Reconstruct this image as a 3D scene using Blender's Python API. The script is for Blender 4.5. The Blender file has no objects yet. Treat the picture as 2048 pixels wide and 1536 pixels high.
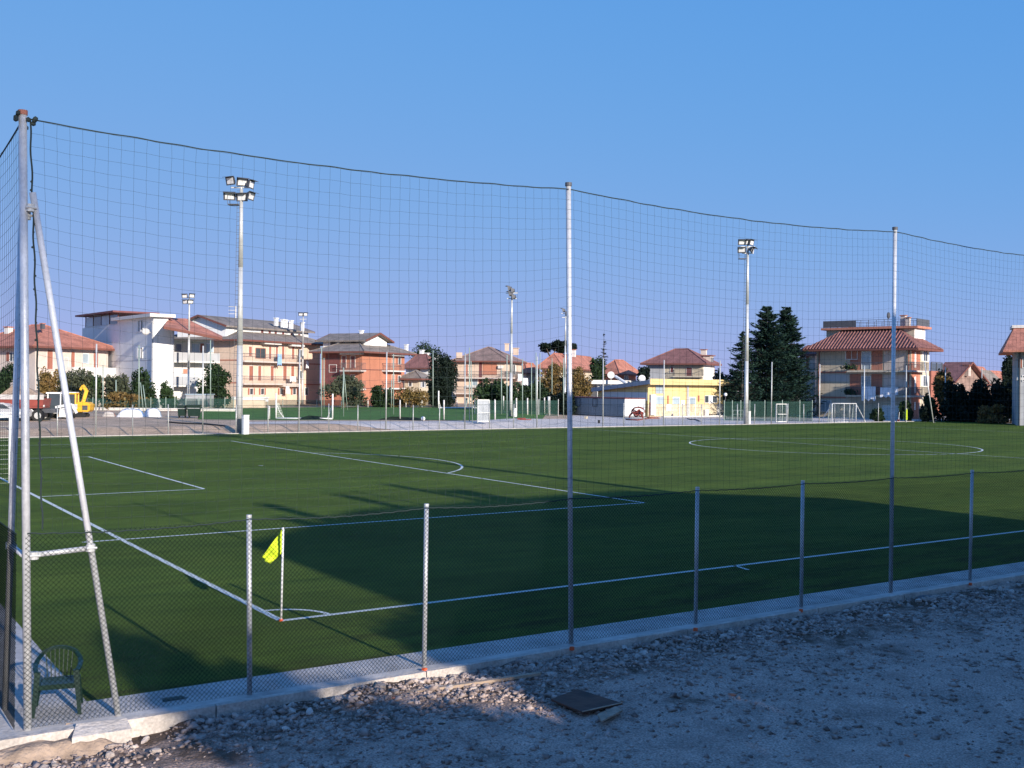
import bpy, math, random
import numpy as np
from mathutils import Matrix, Vector
random.seed(7); RNG=np.random.default_rng(11)
R=math.radians
S=bpy.context.scene
COL=S.collection
# ------------------------------------------------------------------ camera
CAM=np.array([-6.4518,-16.2786,3.8483]); YAW,PITCH,ROLL,FPX=0.9822028,-0.000234,0.010044,2130.998
cy_,sy_=math.cos(YAW),math.sin(YAW)
FW=np.array([cy_*math.cos(PITCH),sy_*math.cos(PITCH),math.sin(PITCH)])
_r=np.array([sy_,-cy_,0.]); _u=np.cross(_r,FW)
RT=_r*math.cos(ROLL)+_u*math.sin(ROLL); UP=-_r*math.sin(ROLL)+_u*math.cos(ROLL)
cd=bpy.data.cameras.new('camera'); cam=bpy.data.objects.new('camera',cd); COL.objects.link(cam)
cd.sensor_width=36; cd.lens=FPX/2048*36; cd.clip_end=6000; cd.clip_start=.1
cam.matrix_world=Matrix(((RT[0],UP[0],-FW[0],CAM[0]),(RT[1],UP[1],-FW[1],CAM[1]),(RT[2],UP[2],-FW[2],CAM[2]),(0,0,0,1)))
S.camera=cam
# ------------------------------------------------------------------ sky and sun
SUN_EL=17.1; SUN_AZ=271.6       # direction towards the sun, counter-clockwise from +X
w=bpy.data.worlds.new('World'); S.world=w; w.use_nodes=True
nt=w.node_tree; nt.nodes.clear()
sk=nt.nodes.new('ShaderNodeTexSky'); sk.sky_type='NISHITA'; sk.sun_disc=False
sk.sun_elevation=R(SUN_EL); sk.sun_rotation=R(90-SUN_AZ); sk.altitude=1000; sk.air_density=.7; sk.dust_density=0.25; sk.ozone_density=9
bg=nt.nodes.new('ShaderNodeBackground'); bg.inputs[1].default_value=0.072
ou=nt.nodes.new('ShaderNodeOutputWorld')
sp=nt.nodes.new('ShaderNodeSeparateColor'); cb0=nt.nodes.new('ShaderNodeCombineColor'); nt.links.new(sk.outputs[0],sp.inputs[0])
for k,(b_,a_) in enumerate(((1.15,6.1),(.42,5.0),(.18,8.3))):      # one soft shoulder per channel, a*x/(x+b), the same in every direction
    ad=nt.nodes.new('ShaderNodeMath'); ad.operation='ADD'; ad.inputs[1].default_value=b_; dv=nt.nodes.new('ShaderNodeMath'); dv.operation='DIVIDE'; ml=nt.nodes.new('ShaderNodeMath'); ml.operation='MULTIPLY'; ml.inputs[1].default_value=a_
    nt.links.new(sp.outputs[k],ad.inputs[0]); nt.links.new(sp.outputs[k],dv.inputs[0]); nt.links.new(ad.outputs[0],dv.inputs[1]); nt.links.new(dv.outputs[0],ml.inputs[0]); nt.links.new(ml.outputs[0],cb0.inputs[k])
nt.links.new(cb0.outputs[0],bg.inputs[0]); nt.links.new(bg.outputs[0],ou.inputs[0])
sl=bpy.data.lights.new('sun','SUN'); sl.energy=5.0; sl.angle=R(.6); sl.color=(1,.90,.78)
so=bpy.data.objects.new('sun',sl); COL.objects.link(so)
sd=Vector((math.cos(R(SUN_AZ))*math.cos(R(SUN_EL)),math.sin(R(SUN_AZ))*math.cos(R(SUN_EL)),math.sin(R(SUN_EL))))
so.rotation_euler=sd.to_track_quat('Z','Y').to_euler(); so.location=(0,0,60)
S.render.engine='CYCLES'
S.view_settings.view_transform='Standard'; S.view_settings.look='None'; S.view_settings.exposure=0.45; S.view_settings.gamma=1
S.view_settings.use_curve_mapping=False
# ------------------------------------------------------------------ helpers
def ray(U,V): return FW+RT*(U-1024)/FPX-UP*(V-768)/FPX
def sm(a,b,x):
    t=np.clip((x-a)/(b-a),0,1); return t*t*(3-2*t)
def gz(x,y):
    """height of the land: a low terrace beyond the far touchline on the left"""
    n=-(x-45)*math.sin(R(55))+(y-61)*math.cos(R(55))     # left of the line leaving (45,61) at 55 degrees
    k=sm(-6,1.0,n+ (y-61)*0.02)
    return -0.03+0.50*sm(60.0,63.6,y)*k-0.15*sm(-3.6,-4.6,y)*0
def gp(U,V,Z=None):
    d=ray(U,V); z=Z if Z is not None else 0.0
    for _ in range(12):
        t=(z-CAM[2])/d[2]; P=CAM+d*t
        if Z is not None: break
        z=float(gz(P[0],P[1]))
    return P
def dp(U,D,V=768):                                          # point at forward distance D
    return CAM+ray(U,V)*D
def zat(U,V,D): return float((CAM+ray(U,V)*D)[2])
def T(o,label=None,cat=None,group=None,kind=None):
    if label: o['label']=label
    if cat: o['category']=cat
    if group: o['group']=group
    if kind: o['kind']=kind
    return o
class MB:
    def __init__(s): s.v=[]; s.f=[]
    def add(s,V,F):
        n=len(s.v); s.v.extend([tuple(map(float,p)) for p in V]); s.f.extend([tuple(i+n for i in f) for f in F]); return s
    def hexa(s,P): return s.add(P,[(0,3,2,1),(4,5,6,7),(0,1,5,4),(1,2,6,5),(2,3,7,6),(3,0,4,7)])
    def box(s,c,d,rz=0):
        x,y,z=d[0]/2,d[1]/2,d[2]/2; ca,sa=math.cos(rz),math.sin(rz)
        P=[]
        for k in (-z,z):
            for a,b in ((-x,-y),(x,-y),(x,y),(-x,y)): P.append((c[0]+a*ca-b*sa,c[1]+a*sa+b*ca,c[2]+k))
        return s.hexa(P)
    def bx(s,x0,x1,y0,y1,z0,z1): return s.box(((x0+x1)/2,(y0+y1)/2,(z0+z1)/2),(abs(x1-x0),abs(y1-y0),abs(z1-z0)))
    def tube(s,p,q,r,n=8,r2=None,cap=True):
        p=np.array(p,float); q=np.array(q,float); d=q-p; L=np.linalg.norm(d)
        if L<1e-9: return s
        d/=L; a=np.cross(d,(0,0,1) if abs(d[2])<.9 else (1,0,0)); a/=np.linalg.norm(a); b=np.cross(d,a)
        r2=r if r2 is None else r2; V=[]
        for i in range(n):
            t=2*math.pi*i/n; o=a*math.cos(t)+b*math.sin(t); V.append(p+o*r); V.append(q+o*r2)
        F=[(2*i,2*((i+1)%n),2*((i+1)%n)+1,2*i+1) for i in range(n)]
        if cap: F+= [tuple(2*i for i in range(n))[::-1],tuple(2*i+1 for i in range(n))]
        return s.add(V,F)
    def path(s,pts,r,n=6):
        for a,b in zip(pts[:-1],pts[1:]): s.tube(a,b,r,n)
        return s
    def beam(s,p,q,w,h):
        p=np.array(p,float); q=np.array(q,float); d=q-p; d/=np.linalg.norm(d)
        a=np.cross(d,(0,0,1) if abs(d[2])<.95 else (1,0,0)); a/=np.linalg.norm(a); b=np.cross(a,d)
        a*=w/2; b*=h/2
        return s.hexa([p-a-b,p+a-b,p+a+b,p-a+b,q-a-b,q+a-b,q+a+b,q-a+b])
    def slabpoly(s,P,t):                                     # polygon thickened downwards by t
        n=len(P); V=[tuple(p) for p in P]+[(p[0],p[1],p[2]-t) for p in P]
        F=[tuple(range(n)),tuple(range(2*n-1,n-1,-1))]+[(i,i+n,(i+1)%n+n,(i+1)%n) for i in range(n)]
        return s.add(V,F)
    def ball(s,c,r,sx=1,sy=1,sz=1,n=10,m=7):
        V=[];F=[]
        for j in range(m+1):
            ph=math.pi*j/m
            for i in range(n):
                t=2*math.pi*i/n; V.append((c[0]+r*sx*math.sin(ph)*math.cos(t),c[1]+r*sy*math.sin(ph)*math.sin(t),c[2]+r*sz*math.cos(ph)))
        for j in range(m):
            for i in range(n): F.append((j*n+i,(j+1)*n+i,(j+1)*n+(i+1)%n,j*n+(i+1)%n))
        return s.add(V,F)
def link(name,me,mat,parent):
    o=bpy.data.objects.new(name,me); COL.objects.link(o)
    if mat is not None and len(me.materials)==0: me.materials.append(mat)
    if parent is not None:
        o.parent=parent
        # the thing's origin is its base; the geometry is written in world coordinates
        if parent.parent is None: o.matrix_parent_inverse=Matrix.Translation(-parent.location)
    return o
def obj(name,mb,mat,parent=None,smooth=False):
    me=bpy.data.meshes.new(name); me.from_pydata(mb.v,[],mb.f); me.update()
    if smooth: me.polygons.foreach_set('use_smooth',[True]*len(me.polygons))
    return link(name,me,mat,parent)
def quadmesh(name,Q,mat,parent=None):
    Q=np.asarray(Q,np.float32); n=len(Q); me=bpy.data.meshes.new(name)
    me.vertices.add(n*4); me.vertices.foreach_set('co',Q.reshape(-1))
    me.loops.add(n*4); me.loops.foreach_set('vertex_index',np.arange(n*4,dtype=np.int32))
    me.polygons.add(n); me.polygons.foreach_set('loop_start',np.arange(0,n*4,4,dtype=np.int32))
    me.update(calc_edges=True)
    return link(name,me,mat,parent)
def thing(name,loc,label,cat,group=None):
    o=bpy.data.objects.new(name,None); COL.objects.link(o); o.location=tuple(map(float,loc)); o.empty_display_size=.3
    return T(o,label,cat,group)
def clone(root,loc,rz=0,label=None):
    r=root.copy(); COL.objects.link(r); r.location=tuple(map(float,loc)); r.rotation_euler=(0,0,rz)
    if label: r['label']=label
    for ch in list(root.children):
        c=ch.copy(); COL.objects.link(c); c.parent=r
        for g in ch.children:
            d=g.copy(); COL.objects.link(d); d.parent=c
    return r
# ------------------------------------------------------------------ materials
def mat(name,col,rough=.8,var=.18,scale=3.0,metal=0,bump=0,bscale=None,col2=None,spec=.4,detail=5,scale2=None,amt2=0):
    m=bpy.data.materials.new(name); m.use_nodes=True; t=m.node_tree; b=t.nodes['Principled BSDF']
    b.inputs['Roughness'].default_value=rough; b.inputs['Metallic'].default_value=metal; b.inputs['Specular IOR Level'].default_value=spec
    g=t.nodes.new('ShaderNodeNewGeometry')
    n=t.nodes.new('ShaderNodeTexNoise'); n.inputs['Scale'].default_value=scale; n.inputs['Detail'].default_value=detail
    t.links.new(g.outputs['Position'],n.inputs['Vector'])
    rp=t.nodes.new('ShaderNodeValToRGB'); c=np.array(col); c2=np.array(col2) if col2 is not None else None
    rp.color_ramp.elements[0].position=.3; rp.color_ramp.elements[1].position=.7
    a0=c*(1-var); a1=np.minimum(c*(1+var),1) if c2 is None else c2
    rp.color_ramp.elements[0].color=(*a0,1); rp.color_ramp.elements[1].color=(*a1,1)
    t.links.new(n.outputs['Fac'],rp.inputs[0]); last=rp.outputs[0]
    if scale2:
        n2=t.nodes.new('ShaderNodeTexNoise'); n2.inputs['Scale'].default_value=scale2; n2.inputs['Detail'].default_value=3
        t.links.new(g.outputs['Position'],n2.inputs['Vector'])
        mr=t.nodes.new('ShaderNodeMapRange'); mr.inputs[1].default_value=.3; mr.inputs[2].default_value=.7; mr.inputs[3].default_value=1-amt2; mr.inputs[4].default_value=1+amt2
        t.links.new(n2.outputs['Fac'],mr.inputs[0])
        mx=t.nodes.new('ShaderNodeVectorMath'); mx.operation='SCALE'
        t.links.new(last,mx.inputs[0]); t.links.new(mr.outputs[0],mx.inputs['Scale']); last=mx.outputs[0]
    t.links.new(last,b.inputs['Base Color'])
    if bump:
        n3=t.nodes.new('ShaderNodeTexNoise'); n3.inputs['Scale'].default_value=bscale or scale*4; n3.inputs['Detail'].default_value=6
        t.links.new(g.outputs['Position'],n3.inputs['Vector'])
        bp=t.nodes.new('ShaderNodeBump'); bp.inputs['Strength'].default_value=bump; bp.inputs['Distance'].default_value=.05
        t.links.new(n3.outputs['Fac'],bp.inputs['Height']); t.links.new(bp.outputs[0],b.inputs['Normal'])
    return m
def roofmat(name,col,var=.25,pitch=.35):
    m=mat(name,col,.85,var,.9,scale2=6,amt2=.25,bump=.3,bscale=8); return m
def leafmat(name,c1,c2,scale=.8,trans=.25):
    m=mat(name,c1,.75,.2,scale,col2=c2,spec=.25,scale2=6,amt2=.45)
    t=m.node_tree; b=t.nodes['Principled BSDF']; o=t.nodes['Material Output']
    tr=t.nodes.new('ShaderNodeBsdfTranslucent'); mx=t.nodes.new('ShaderNodeMixShader'); mx.inputs[0].default_value=trans
    src=b.inputs['Base Color'].links[0].from_socket
    t.links.new(src,tr.inputs[0]); t.links.new(b.outputs[0],mx.inputs[1]); t.links.new(tr.outputs[0],mx.inputs[2]); t.links.new(mx.outputs[0],o.inputs[0])
    return m
def meshfabric(name,col,alpha):
    m=mat(name,col,.8,.1,2); t=m.node_tree; b=t.nodes['Principled BSDF']; b.inputs['Alpha'].default_value=alpha; return m
M={}
M['galv']=mat('galvanised_steel',(.62,.63,.65),.45,.10,3,metal=.35,bump=.05,bscale=30,scale2=25,amt2=.1)
M['galv_far']=mat('weathered_steel',(.55,.56,.55),.5,.12,2,metal=.35)
M['green_steel']=mat('green_grey_steel',(.30,.38,.33),.5,.12,2,metal=.2)
M['whitepaint']=mat('white_paint',(.8,.8,.8),.5,.05,4)
M['line']=mat('white_turf_line',(.62,.66,.62),.9,.10,9,bump=.4,bscale=60,scale2=90,amt2=.16)
M['wire']=mat('green_coated_wire',(.003,.010,.008),.9,spec=.1,var=.1,scale=5) if 1 else mat('x',(.1,.1,.1),.5,.1,5)
M['net']=mat('dark_net_cord',(.02,.034,.034),.8,.1,5)
M['netwhite']=mat('pale_net_cord',(.55,.6,.5),.8,.1,5)
M['concrete']=mat('pale_concrete',(.46,.43,.41),.9,.22,1.7,bump=.3,bscale=22,scale2=14,amt2=.12)
M['concrete2']=mat('kerb_concrete',(.50,.45,.41),.9,.25,2.5,bump=.5,bscale=16,scale2=30,amt2=.18)
M['clay']=mat('damp_clay_soil',(.33,.245,.185),.95,.35,5,bump=1.0,bscale=14)
M['dirt']=mat('brown_dirt',(.48,.345,.24),.95,.22,.35,bump=.5,bscale=3,scale2=3,amt2=.18)
M['orange']=mat('orange_plastic',(.75,.12,.04),.5,.1,5)
M['flag']=mat('fluorescent_yellow_cloth',(.68,.85,.03),.7,.06,12)
M['plasticgreen']=mat('dark_green_plastic',(.007,.026,.019),.35,.15,5)
M['wood']=mat('weathered_timber',(.36,.27,.2),.85,.25,6,bump=.4,bscale=25)
M['rust']=mat('rusty_sheet',(.06,.035,.03),.8,.3,3,col2=(.13,.06,.04),bump=.25,bscale=12)
M['glass']=mat('dark_glass',(.06,.075,.09),.15,.2,.5,spec=.8)
M['paleglass']=mat('pale_glass',(.34,.42,.48),.2,.15,.8,spec=.7)
M['yellow']=mat('machine_yellow',(.78,.42,.03),.45,.08,3)
M['red']=mat('red_paint',(.25,.055,.04),.5,.2,2)
M['black']=mat('black_rubber',(.02,.02,.022),.8,.1,4)
M['darkgrey']=mat('dark_grey_metal',(.08,.085,.1),.6,.1,4)
M['lens']=mat('floodlight_reflector',(.9,.9,.9),.25,.03,4,metal=.2)
M['shutter']=mat('brown_shutter',(.34,.13,.09),.7,.1,3)
M['eaves']=mat('brown_eaves_timber',(.17,.065,.05),.7,.1,2)
M['bark_dark']=mat('dark_bark',(.03,.025,.02),.95,.2,6)
M['maroon']=mat('maroon_panel',(.17,.06,.06),.7,.15,2)
M['white']=mat('white_render',(.80,.80,.79),.85,.06,.6,scale2=4,amt2=.04)
M['offwhite']=mat('offwhite_render',(.66,.64,.61),.85,.08,.6,scale2=4,amt2=.05)
M['pink']=mat('pink_beige_render',(.58,.50,.45),.85,.1,.5,scale2=3,amt2=.06)
M['peach']=mat('peach_render',(.66,.51,.40),.85,.08,.5,scale2=3,amt2=.06)
M['cream']=mat('cream_render',(.54,.47,.36),.85,.1,.5,scale2=3,amt2=.06)
M['brick']=mat('orange_red_brickwork',(.46,.19,.12),.85,.1,.5,scale2=9,amt2=.1)
M['redwall']=mat('dull_red_render',(.45,.19,.13),.85,.1,.5,scale2=3,amt2=.08)
M['yellowwall']=mat('yellow_render',(.64,.49,.23),.85,.10,.8,scale2=3,amt2=.07)
M['yellowlow']=mat('stained_patched_render',(.58,.50,.36),.9,.2,1.6,scale2=4,amt2=.14,bump=.3,bscale=6)
M['greyside']=mat('grey_render',(.40,.41,.43),.85,.1,.8)
M['container']=mat('white_metal_cladding',(.66,.68,.69),.55,.04,1)
M['rooftile']=roofmat('red_roof_tiles',(.40,.165,.115))
M['rooftile2']=roofmat('pink_red_roof_tiles',(.215,.10,.09))
M['roofgrey']=roofmat('grey_brown_roof_tiles',(.21,.18,.16))
M['roofbrown']=roofmat('brown_roof_tiles',(.24,.165,.14))
M['soffit']=mat('pale_soffit',(.5,.48,.46),.9,.05,2)
M['laundry']=mat('white_cloth',(.75,.76,.8),.9,.05,3)
M['bluecloth']=mat('pale_blue_cloth',(.25,.42,.66),.9,.05,3)
M['bark']=mat('bark',(.10,.075,.055),.95,.3,6)
M['lf_dark']=leafmat('dark_green_leaves',(.018,.04,.016),(.035,.07,.025))
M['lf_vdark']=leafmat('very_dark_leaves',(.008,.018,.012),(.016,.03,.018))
M['lf_mid']=leafmat('mid_green_leaves',(.035,.075,.025),(.06,.10,.035))
M['lf_olive']=leafmat('grey_olive_leaves',(.07,.09,.055),(.11,.12,.07))
M['lf_autumn']=leafmat('yellow_brown_leaves',(.16,.13,.04),(.26,.16,.06))
M['lf_pine']=leafmat('blue_green_needles',(.012,.038,.030),(.026,.062,.042),trans=.1)
M['greenmesh']=meshfabric('green_mesh_fabric',(.02,.07,.055),.38)
M['greymesh']=meshfabric('grey_welded_mesh',(.55,.58,.62),.6)
# artificial turf
m=mat('artificial_turf',(.135,.24,.042),.92,.10,.45,col2=(.188,.29,.05),spec=.12,scale2=30,amt2=.42,bump=1.0,bscale=45,detail=8)
for n_ in m.node_tree.nodes:
    if n_.type=='BUMP': n_.inputs['Distance'].default_value=.5
t=m.node_tree; b=t.nodes['Principled BSDF']; g=t.nodes['Geometry'] if 'Geometry' in t.nodes else [n for n in t.nodes if n.type=='NEW_GEOMETRY'][0]
# brownish rubber infill showing through near the corner, drifting in long patches
n=t.nodes.new('ShaderNodeTexNoise'); n.inputs['Scale'].default_value=.9; n.inputs['Detail'].default_value=8; n.inputs['Roughness'].default_value=.75
mp=t.nodes.new('ShaderNodeMapping'); mp.inputs['Scale'].default_value=(.35,1.3,1); t.links.new(g.outputs['Position'],mp.inputs[0]); t.links.new(mp.outputs[0],n.inputs['Vector'])
sep=t.nodes.new('ShaderNodeSeparateXYZ'); t.links.new(g.outputs['Position'],sep.inputs[0])
mr=t.nodes.new('ShaderNodeMapRange'); mr.inputs[1].default_value=1.5; mr.inputs[2].default_value=-3.2; mr.inputs[3].default_value=.12; mr.inputs[4].default_value=1; t.links.new(sep.outputs['Y'],mr.inputs[0])
mr2=t.nodes.new('ShaderNodeMapRange'); mr2.inputs[1].default_value=.46; mr2.inputs[2].default_value=.62; t.links.new(n.outputs['Fac'],mr2.inputs[0])
mu=t.nodes.new('ShaderNodeMath'); mu.operation='MULTIPLY'; t.links.new(mr.outputs[0],mu.inputs[0]); t.links.new(mr2.outputs[0],mu.inputs[1])
mu2=t.nodes.new('ShaderNodeMath'); mu2.operation='MULTIPLY'; mu2.inputs[1].default_value=.75; t.links.new(mu.outputs[0],mu2.inputs[0])
mx=t.nodes.new('ShaderNodeMix'); mx.data_type='RGBA'; src=b.inputs['Base Color'].links[0].from_socket
mx.inputs['B'].default_value=(.085,.075,.03,1); t.links.new(mu2.outputs[0],mx.inputs['Factor']); t.links.new(src,mx.inputs['A'])
# faint roll seams every four metres
ms=t.nodes.new('ShaderNodeMath'); ms.operation='PINGPONG'; ms.inputs[1].default_value=2.0; t.links.new(sep.outputs['Y'],ms.inputs[0])
mt_=t.nodes.new('ShaderNodeMapRange'); mt_.inputs[1].default_value=0; mt_.inputs[2].default_value=.035; mt_.inputs[3].default_value=.70; mt_.inputs[4].default_value=1; t.links.new(ms.outputs[0],mt_.inputs[0])
fl_=t.nodes.new('ShaderNodeMath'); fl_.operation='PINGPONG'; fl_.inputs[1].default_value=4.0; t.links.new(sep.outputs['Y'],fl_.inputs[0])
gt=t.nodes.new('ShaderNodeMapRange'); gt.inputs[1].default_value=1.98; gt.inputs[2].default_value=2.02; gt.inputs[3].default_value=.93; gt.inputs[4].default_value=1.05; t.links.new(fl_.outputs[0],gt.inputs[0])
n5=t.nodes.new('ShaderNodeTexNoise'); n5.inputs['Scale'].default_value=1.6; n5.inputs['Detail'].default_value=6; n5.inputs['Roughness'].default_value=.7; t.links.new(mp.outputs[0],n5.inputs['Vector'])
n5r=t.nodes.new('ShaderNodeMapRange'); n5r.inputs[1].default_value=.3; n5r.inputs[2].default_value=.7; n5r.inputs[3].default_value=.78; n5r.inputs[4].default_value=1.2; t.links.new(n5.outputs['Fac'],n5r.inputs[0])
m5=t.nodes.new('ShaderNodeMath'); m5.operation='MULTIPLY'; t.links.new(gt.outputs[0],m5.inputs[0]); t.links.new(n5r.outputs[0],m5.inputs[1])
m6=t.nodes.new('ShaderNodeMath'); m6.operation='MULTIPLY'; t.links.new(mt_.outputs[0],m6.inputs[0]); t.links.new(m5.outputs[0],m6.inputs[1])
sc=t.nodes.new('ShaderNodeVectorMath'); sc.operation='SCALE'; t.links.new(mx.outputs['Result'],sc.inputs[0]); t.links.new(m6.outputs[0],sc.inputs['Scale'])
t.links.new(sc.outputs[0],b.inputs['Base Color']); M['turf']=m
M['turf2']=mat('far_turf',(.09,.18,.05),.95,.12,.3,spec=.1,scale2=2,amt2=.1)
# gravel
m=mat('crushed_stone_gravel',(.43,.315,.265),.95,.22,2.0,bump=1.0,bscale=26,scale2=42,amt2=.45,detail=9)
t=m.node_tree; b=t.nodes['Principled BSDF']; g=[n for n in t.nodes if n.type=='NEW_GEOMETRY'][0]
n=t.nodes.new('ShaderNodeTexNoise'); n.inputs['Scale'].default_value=.8; n.inputs['Detail'].default_value=7; n.inputs['Roughness'].default_value=.7; t.links.new(g.outputs['Position'],n.inputs['Vector'])
sep=t.nodes.new('ShaderNodeSeparateXYZ'); t.links.new(g.outputs['Position'],sep.inputs[0])
mr=t.nodes.new('ShaderNodeMapRange'); mr.inputs[1].default_value=-7.5; mr.inputs[2].default_value=-4.2; mr.inputs[3].default_value=0; mr.inputs[4].default_value=.22; t.links.new(sep.outputs['Y'],mr.inputs[0])
ad=t.nodes.new('ShaderNodeMath'); ad.operation='ADD'; t.links.new(n.outputs['Fac'],ad.inputs[0]); t.links.new(mr.outputs[0],ad.inputs[1])
mr2=t.nodes.new('ShaderNodeMapRange'); mr2.inputs[1].default_value=.60; mr2.inputs[2].default_value=.74; t.links.new(ad.outputs[0],mr2.inputs[0])
mx=t.nodes.new('ShaderNodeMix'); mx.data_type='RGBA'; src=b.inputs['Base Color'].links[0].from_socket
mx.inputs['B'].default_value=(.10,.065,.045,1); t.links.new(mr2.outputs[0],mx.inputs['Factor']); t.links.new(src,mx.inputs['A']); t.links.new(mx.outputs['Result'],b.inputs['Base Color']); M['gravel']=m
def stonemat(nm,c1,c2):
    m=mat(nm,c1,.9,.2,7,col2=c2,bump=.4,bscale=40)
    t=m.node_tree; b=t.nodes['Principled BSDF']; oi=t.nodes.new('ShaderNodeObjectInfo'); src=b.inputs['Base Color'].links[0].from_socket
    mr=t.nodes.new('ShaderNodeMapRange'); mr.inputs[3].default_value=.65; mr.inputs[4].default_value=1.25; t.links.new(oi.outputs['Random'],mr.inputs[0])
    sc=t.nodes.new('ShaderNodeVectorMath'); sc.operation='SCALE'; t.links.new(src,sc.inputs[0]); t.links.new(mr.outputs[0],sc.inputs['Scale']); t.links.new(sc.outputs[0],b.inputs['Base Color']); return m
M['stone']=stonemat('pale_limestone',(.34,.28,.25),(.56,.48,.43))
M['stone2']=mat('stone_chips',(.17,.125,.11),.9,.2,9,col2=(.50,.40,.355),detail=1)
M['gravel_far']=mat('pale_far_gravel',(.60,.54,.50),.95,.12,.6,bump=.4,bscale=6,scale2=5,amt2=.1)
# ------------------------------------------------------------------ ground, pitch, paths
def sheet(name,xs,ys,zf,mt,parent=None):
    xs=np.array(xs,float); ys=np.array(ys,float); X,Y=np.meshgrid(xs,ys); Z=zf(X,Y)
    V=np.stack([X,Y,Z],-1).reshape(-1,3); nx,ny=len(xs),len(ys)
    i=np.arange((ny-1)*(nx-1)); a=(i//(nx-1))*nx+i%(nx-1)
    F=np.stack([a,a+1,a+nx+1,a+nx],-1)
    me=bpy.data.meshes.new(name); me.vertices.add(len(V)); me.vertices.foreach_set('co',V.astype(np.float32).reshape(-1))
    me.loops.add(F.size); me.loops.foreach_set('vertex_index',F.astype(np.int32).reshape(-1))
    me.polygons.add(len(F)); me.polygons.foreach_set('loop_start',np.arange(0,F.size,4,dtype=np.int32)); me.update(calc_edges=True)
    me.polygons.foreach_set('use_smooth',[True]*len(F))
    return link(name,me,mt,parent)
def vnoise(X,Y,s,seed=0):
    X=X/s; Y=Y/s; xi=np.floor(X).astype(np.int64); yi=np.floor(Y).astype(np.int64); fx=X-xi; fy=Y-yi
    h=lambda a,b:(((a*374761393+b*668265263+seed*97)^((a*374761393+b*668265263)>>13))*1274126177 & 0xffff)/65535.
    fx=fx*fx*(3-2*fx); fy=fy*fy*(3-2*fy)
    return (h(xi,yi)*(1-fx)+h(xi+1,yi)*fx)*(1-fy)+(h(xi,yi+1)*(1-fx)+h(xi+1,yi+1)*fx)*fy-.5
def dense(a,lo,hi,st,b):
    return sorted(set(list(a)+list(np.arange(lo,hi,st).round(3))+list(b)))
gxs=dense([-3000,-1200,-500,-200,-80,-30],-10,180,2.0,[200,240,300,500,1000,2500])
gys=dense([-2500,-900,-300,-100,-40,-20,-4.9],59.5,66,.4,list(range(67,140,3))+[160,220,400,900,2500])
def zland(X,Y): return np.where(Y<-4,-.6,np.where(Y<60,-.10,gz(X,Y)))
land=T(sheet('ground',gxs,gys,zland,M['dirt']),kind='structure')
pitch=T(sheet('football_pitch',np.linspace(-3.6,104,60),np.linspace(-3.0,59.35,40),lambda X,Y:0*X,M['turf']),kind='structure')
L,Wd=99.91,60.77; h=Wd/2; LW=.055
def linestrip(pts,wd=LW):
    mb=MB(); 
    for (x0,y0),(x1,y1) in zip(pts[:-1],pts[1:]):
        d=np.array([x1-x0,y1-y0]); d/=np.hypot(*d); nrm=np.array([-d[1],d[0]])*wd; e=d*0
        mb.add([(x0+nrm[0]-e[0],y0+nrm[1]-e[1],.006),(x0-nrm[0]-e[0],y0-nrm[1]-e[1],.006),(x1-nrm[0]+e[0],y1-nrm[1]+e[1],.006),(x1+nrm[0]+e[0],y1+nrm[1]+e[1],.006)],[(0,1,2,3)])
    return mb
def line(pts,wd=LW,z=0):
    mb=linestrip(pts,wd); mb.v=[(a,b_,c+z) for a,b_,c in mb.v]; return obj('painted_line',mb,M['line'],pitch)
def arc(cx,cy,r,a0,a1,n=64): return [(cx+r*math.cos(a0+(a1-a0)*i/n),cy+r*math.sin(a0+(a1-a0)*i/n)) for i in range(n+1)]
line([(0,0),(103.5,0)],.06); line([(0,.06),(0,57.9)],.06); line([(0.06,57.9),(103,57.9)],.04)
line([(-.9,h-20.16),(16.5,h-20.16)],z=.004); line([(16.5,h-20.1),(16.5,h+20.1)]); line([(.06,h+20.16),(16.5,h+20.16)],.04)
line([(.06,h-9.16),(5.5,h-9.16)]); line([(5.5,h-9.1),(5.5,h+9.1)]); line([(.06,h+9.16),(5.5,h+9.16)],.04)
a=math.acos(5.5/9.15); line(arc(11,h,9.15,-a*.98,a*.98)); line(arc(L/2,h,9.15,0,2*math.pi,96)); line([(L/2,.06),(L/2,57.8)],.045)
line(arc(0,0,.85,.07,math.pi/2-.07,16),.045); line(arc(11,h,.06,0,2*math.pi,12),.06,z=.004)
p_=gp(1468,1134); q_=gp(1497,1143); line([p_[:2],q_[:2]],.04)
line([(83.4,h-20.1),(83.4,h+20.1)],.05)
# concrete verge and kerb on the near and the left side
verge=T(obj('concrete_path',MB().bx(-4.75,104,-3.93,-3.004,-.5,.035).bx(-4.75,-3.604,-3.0,60,-.5,.033),M['concrete']),kind='structure')
kb=MB(); x=-4.82; ks=[]
kerb=thing('kerb',(10,-3.95,0),'low pale concrete kerb along the gravel under the wire mesh fence','kerb')
random.seed(3)
while x<60:
    ln=random.uniform(2.2,3.2); hz=random.uniform(-.006,.006)
    o=obj('kerb_block',MB().bx(x+.008,x+ln-.008,-4.02+random.uniform(-.01,.01),-3.935,-.4,.05+hz),M['concrete2'],kerb); x+=ln
far_kerb=T(obj('far_kerb',MB().bx(-3.6,104,59.36,59.50,-.4,.05),M['concrete']),'thin pale concrete edging under the far touchline fence','kerb')
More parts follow.
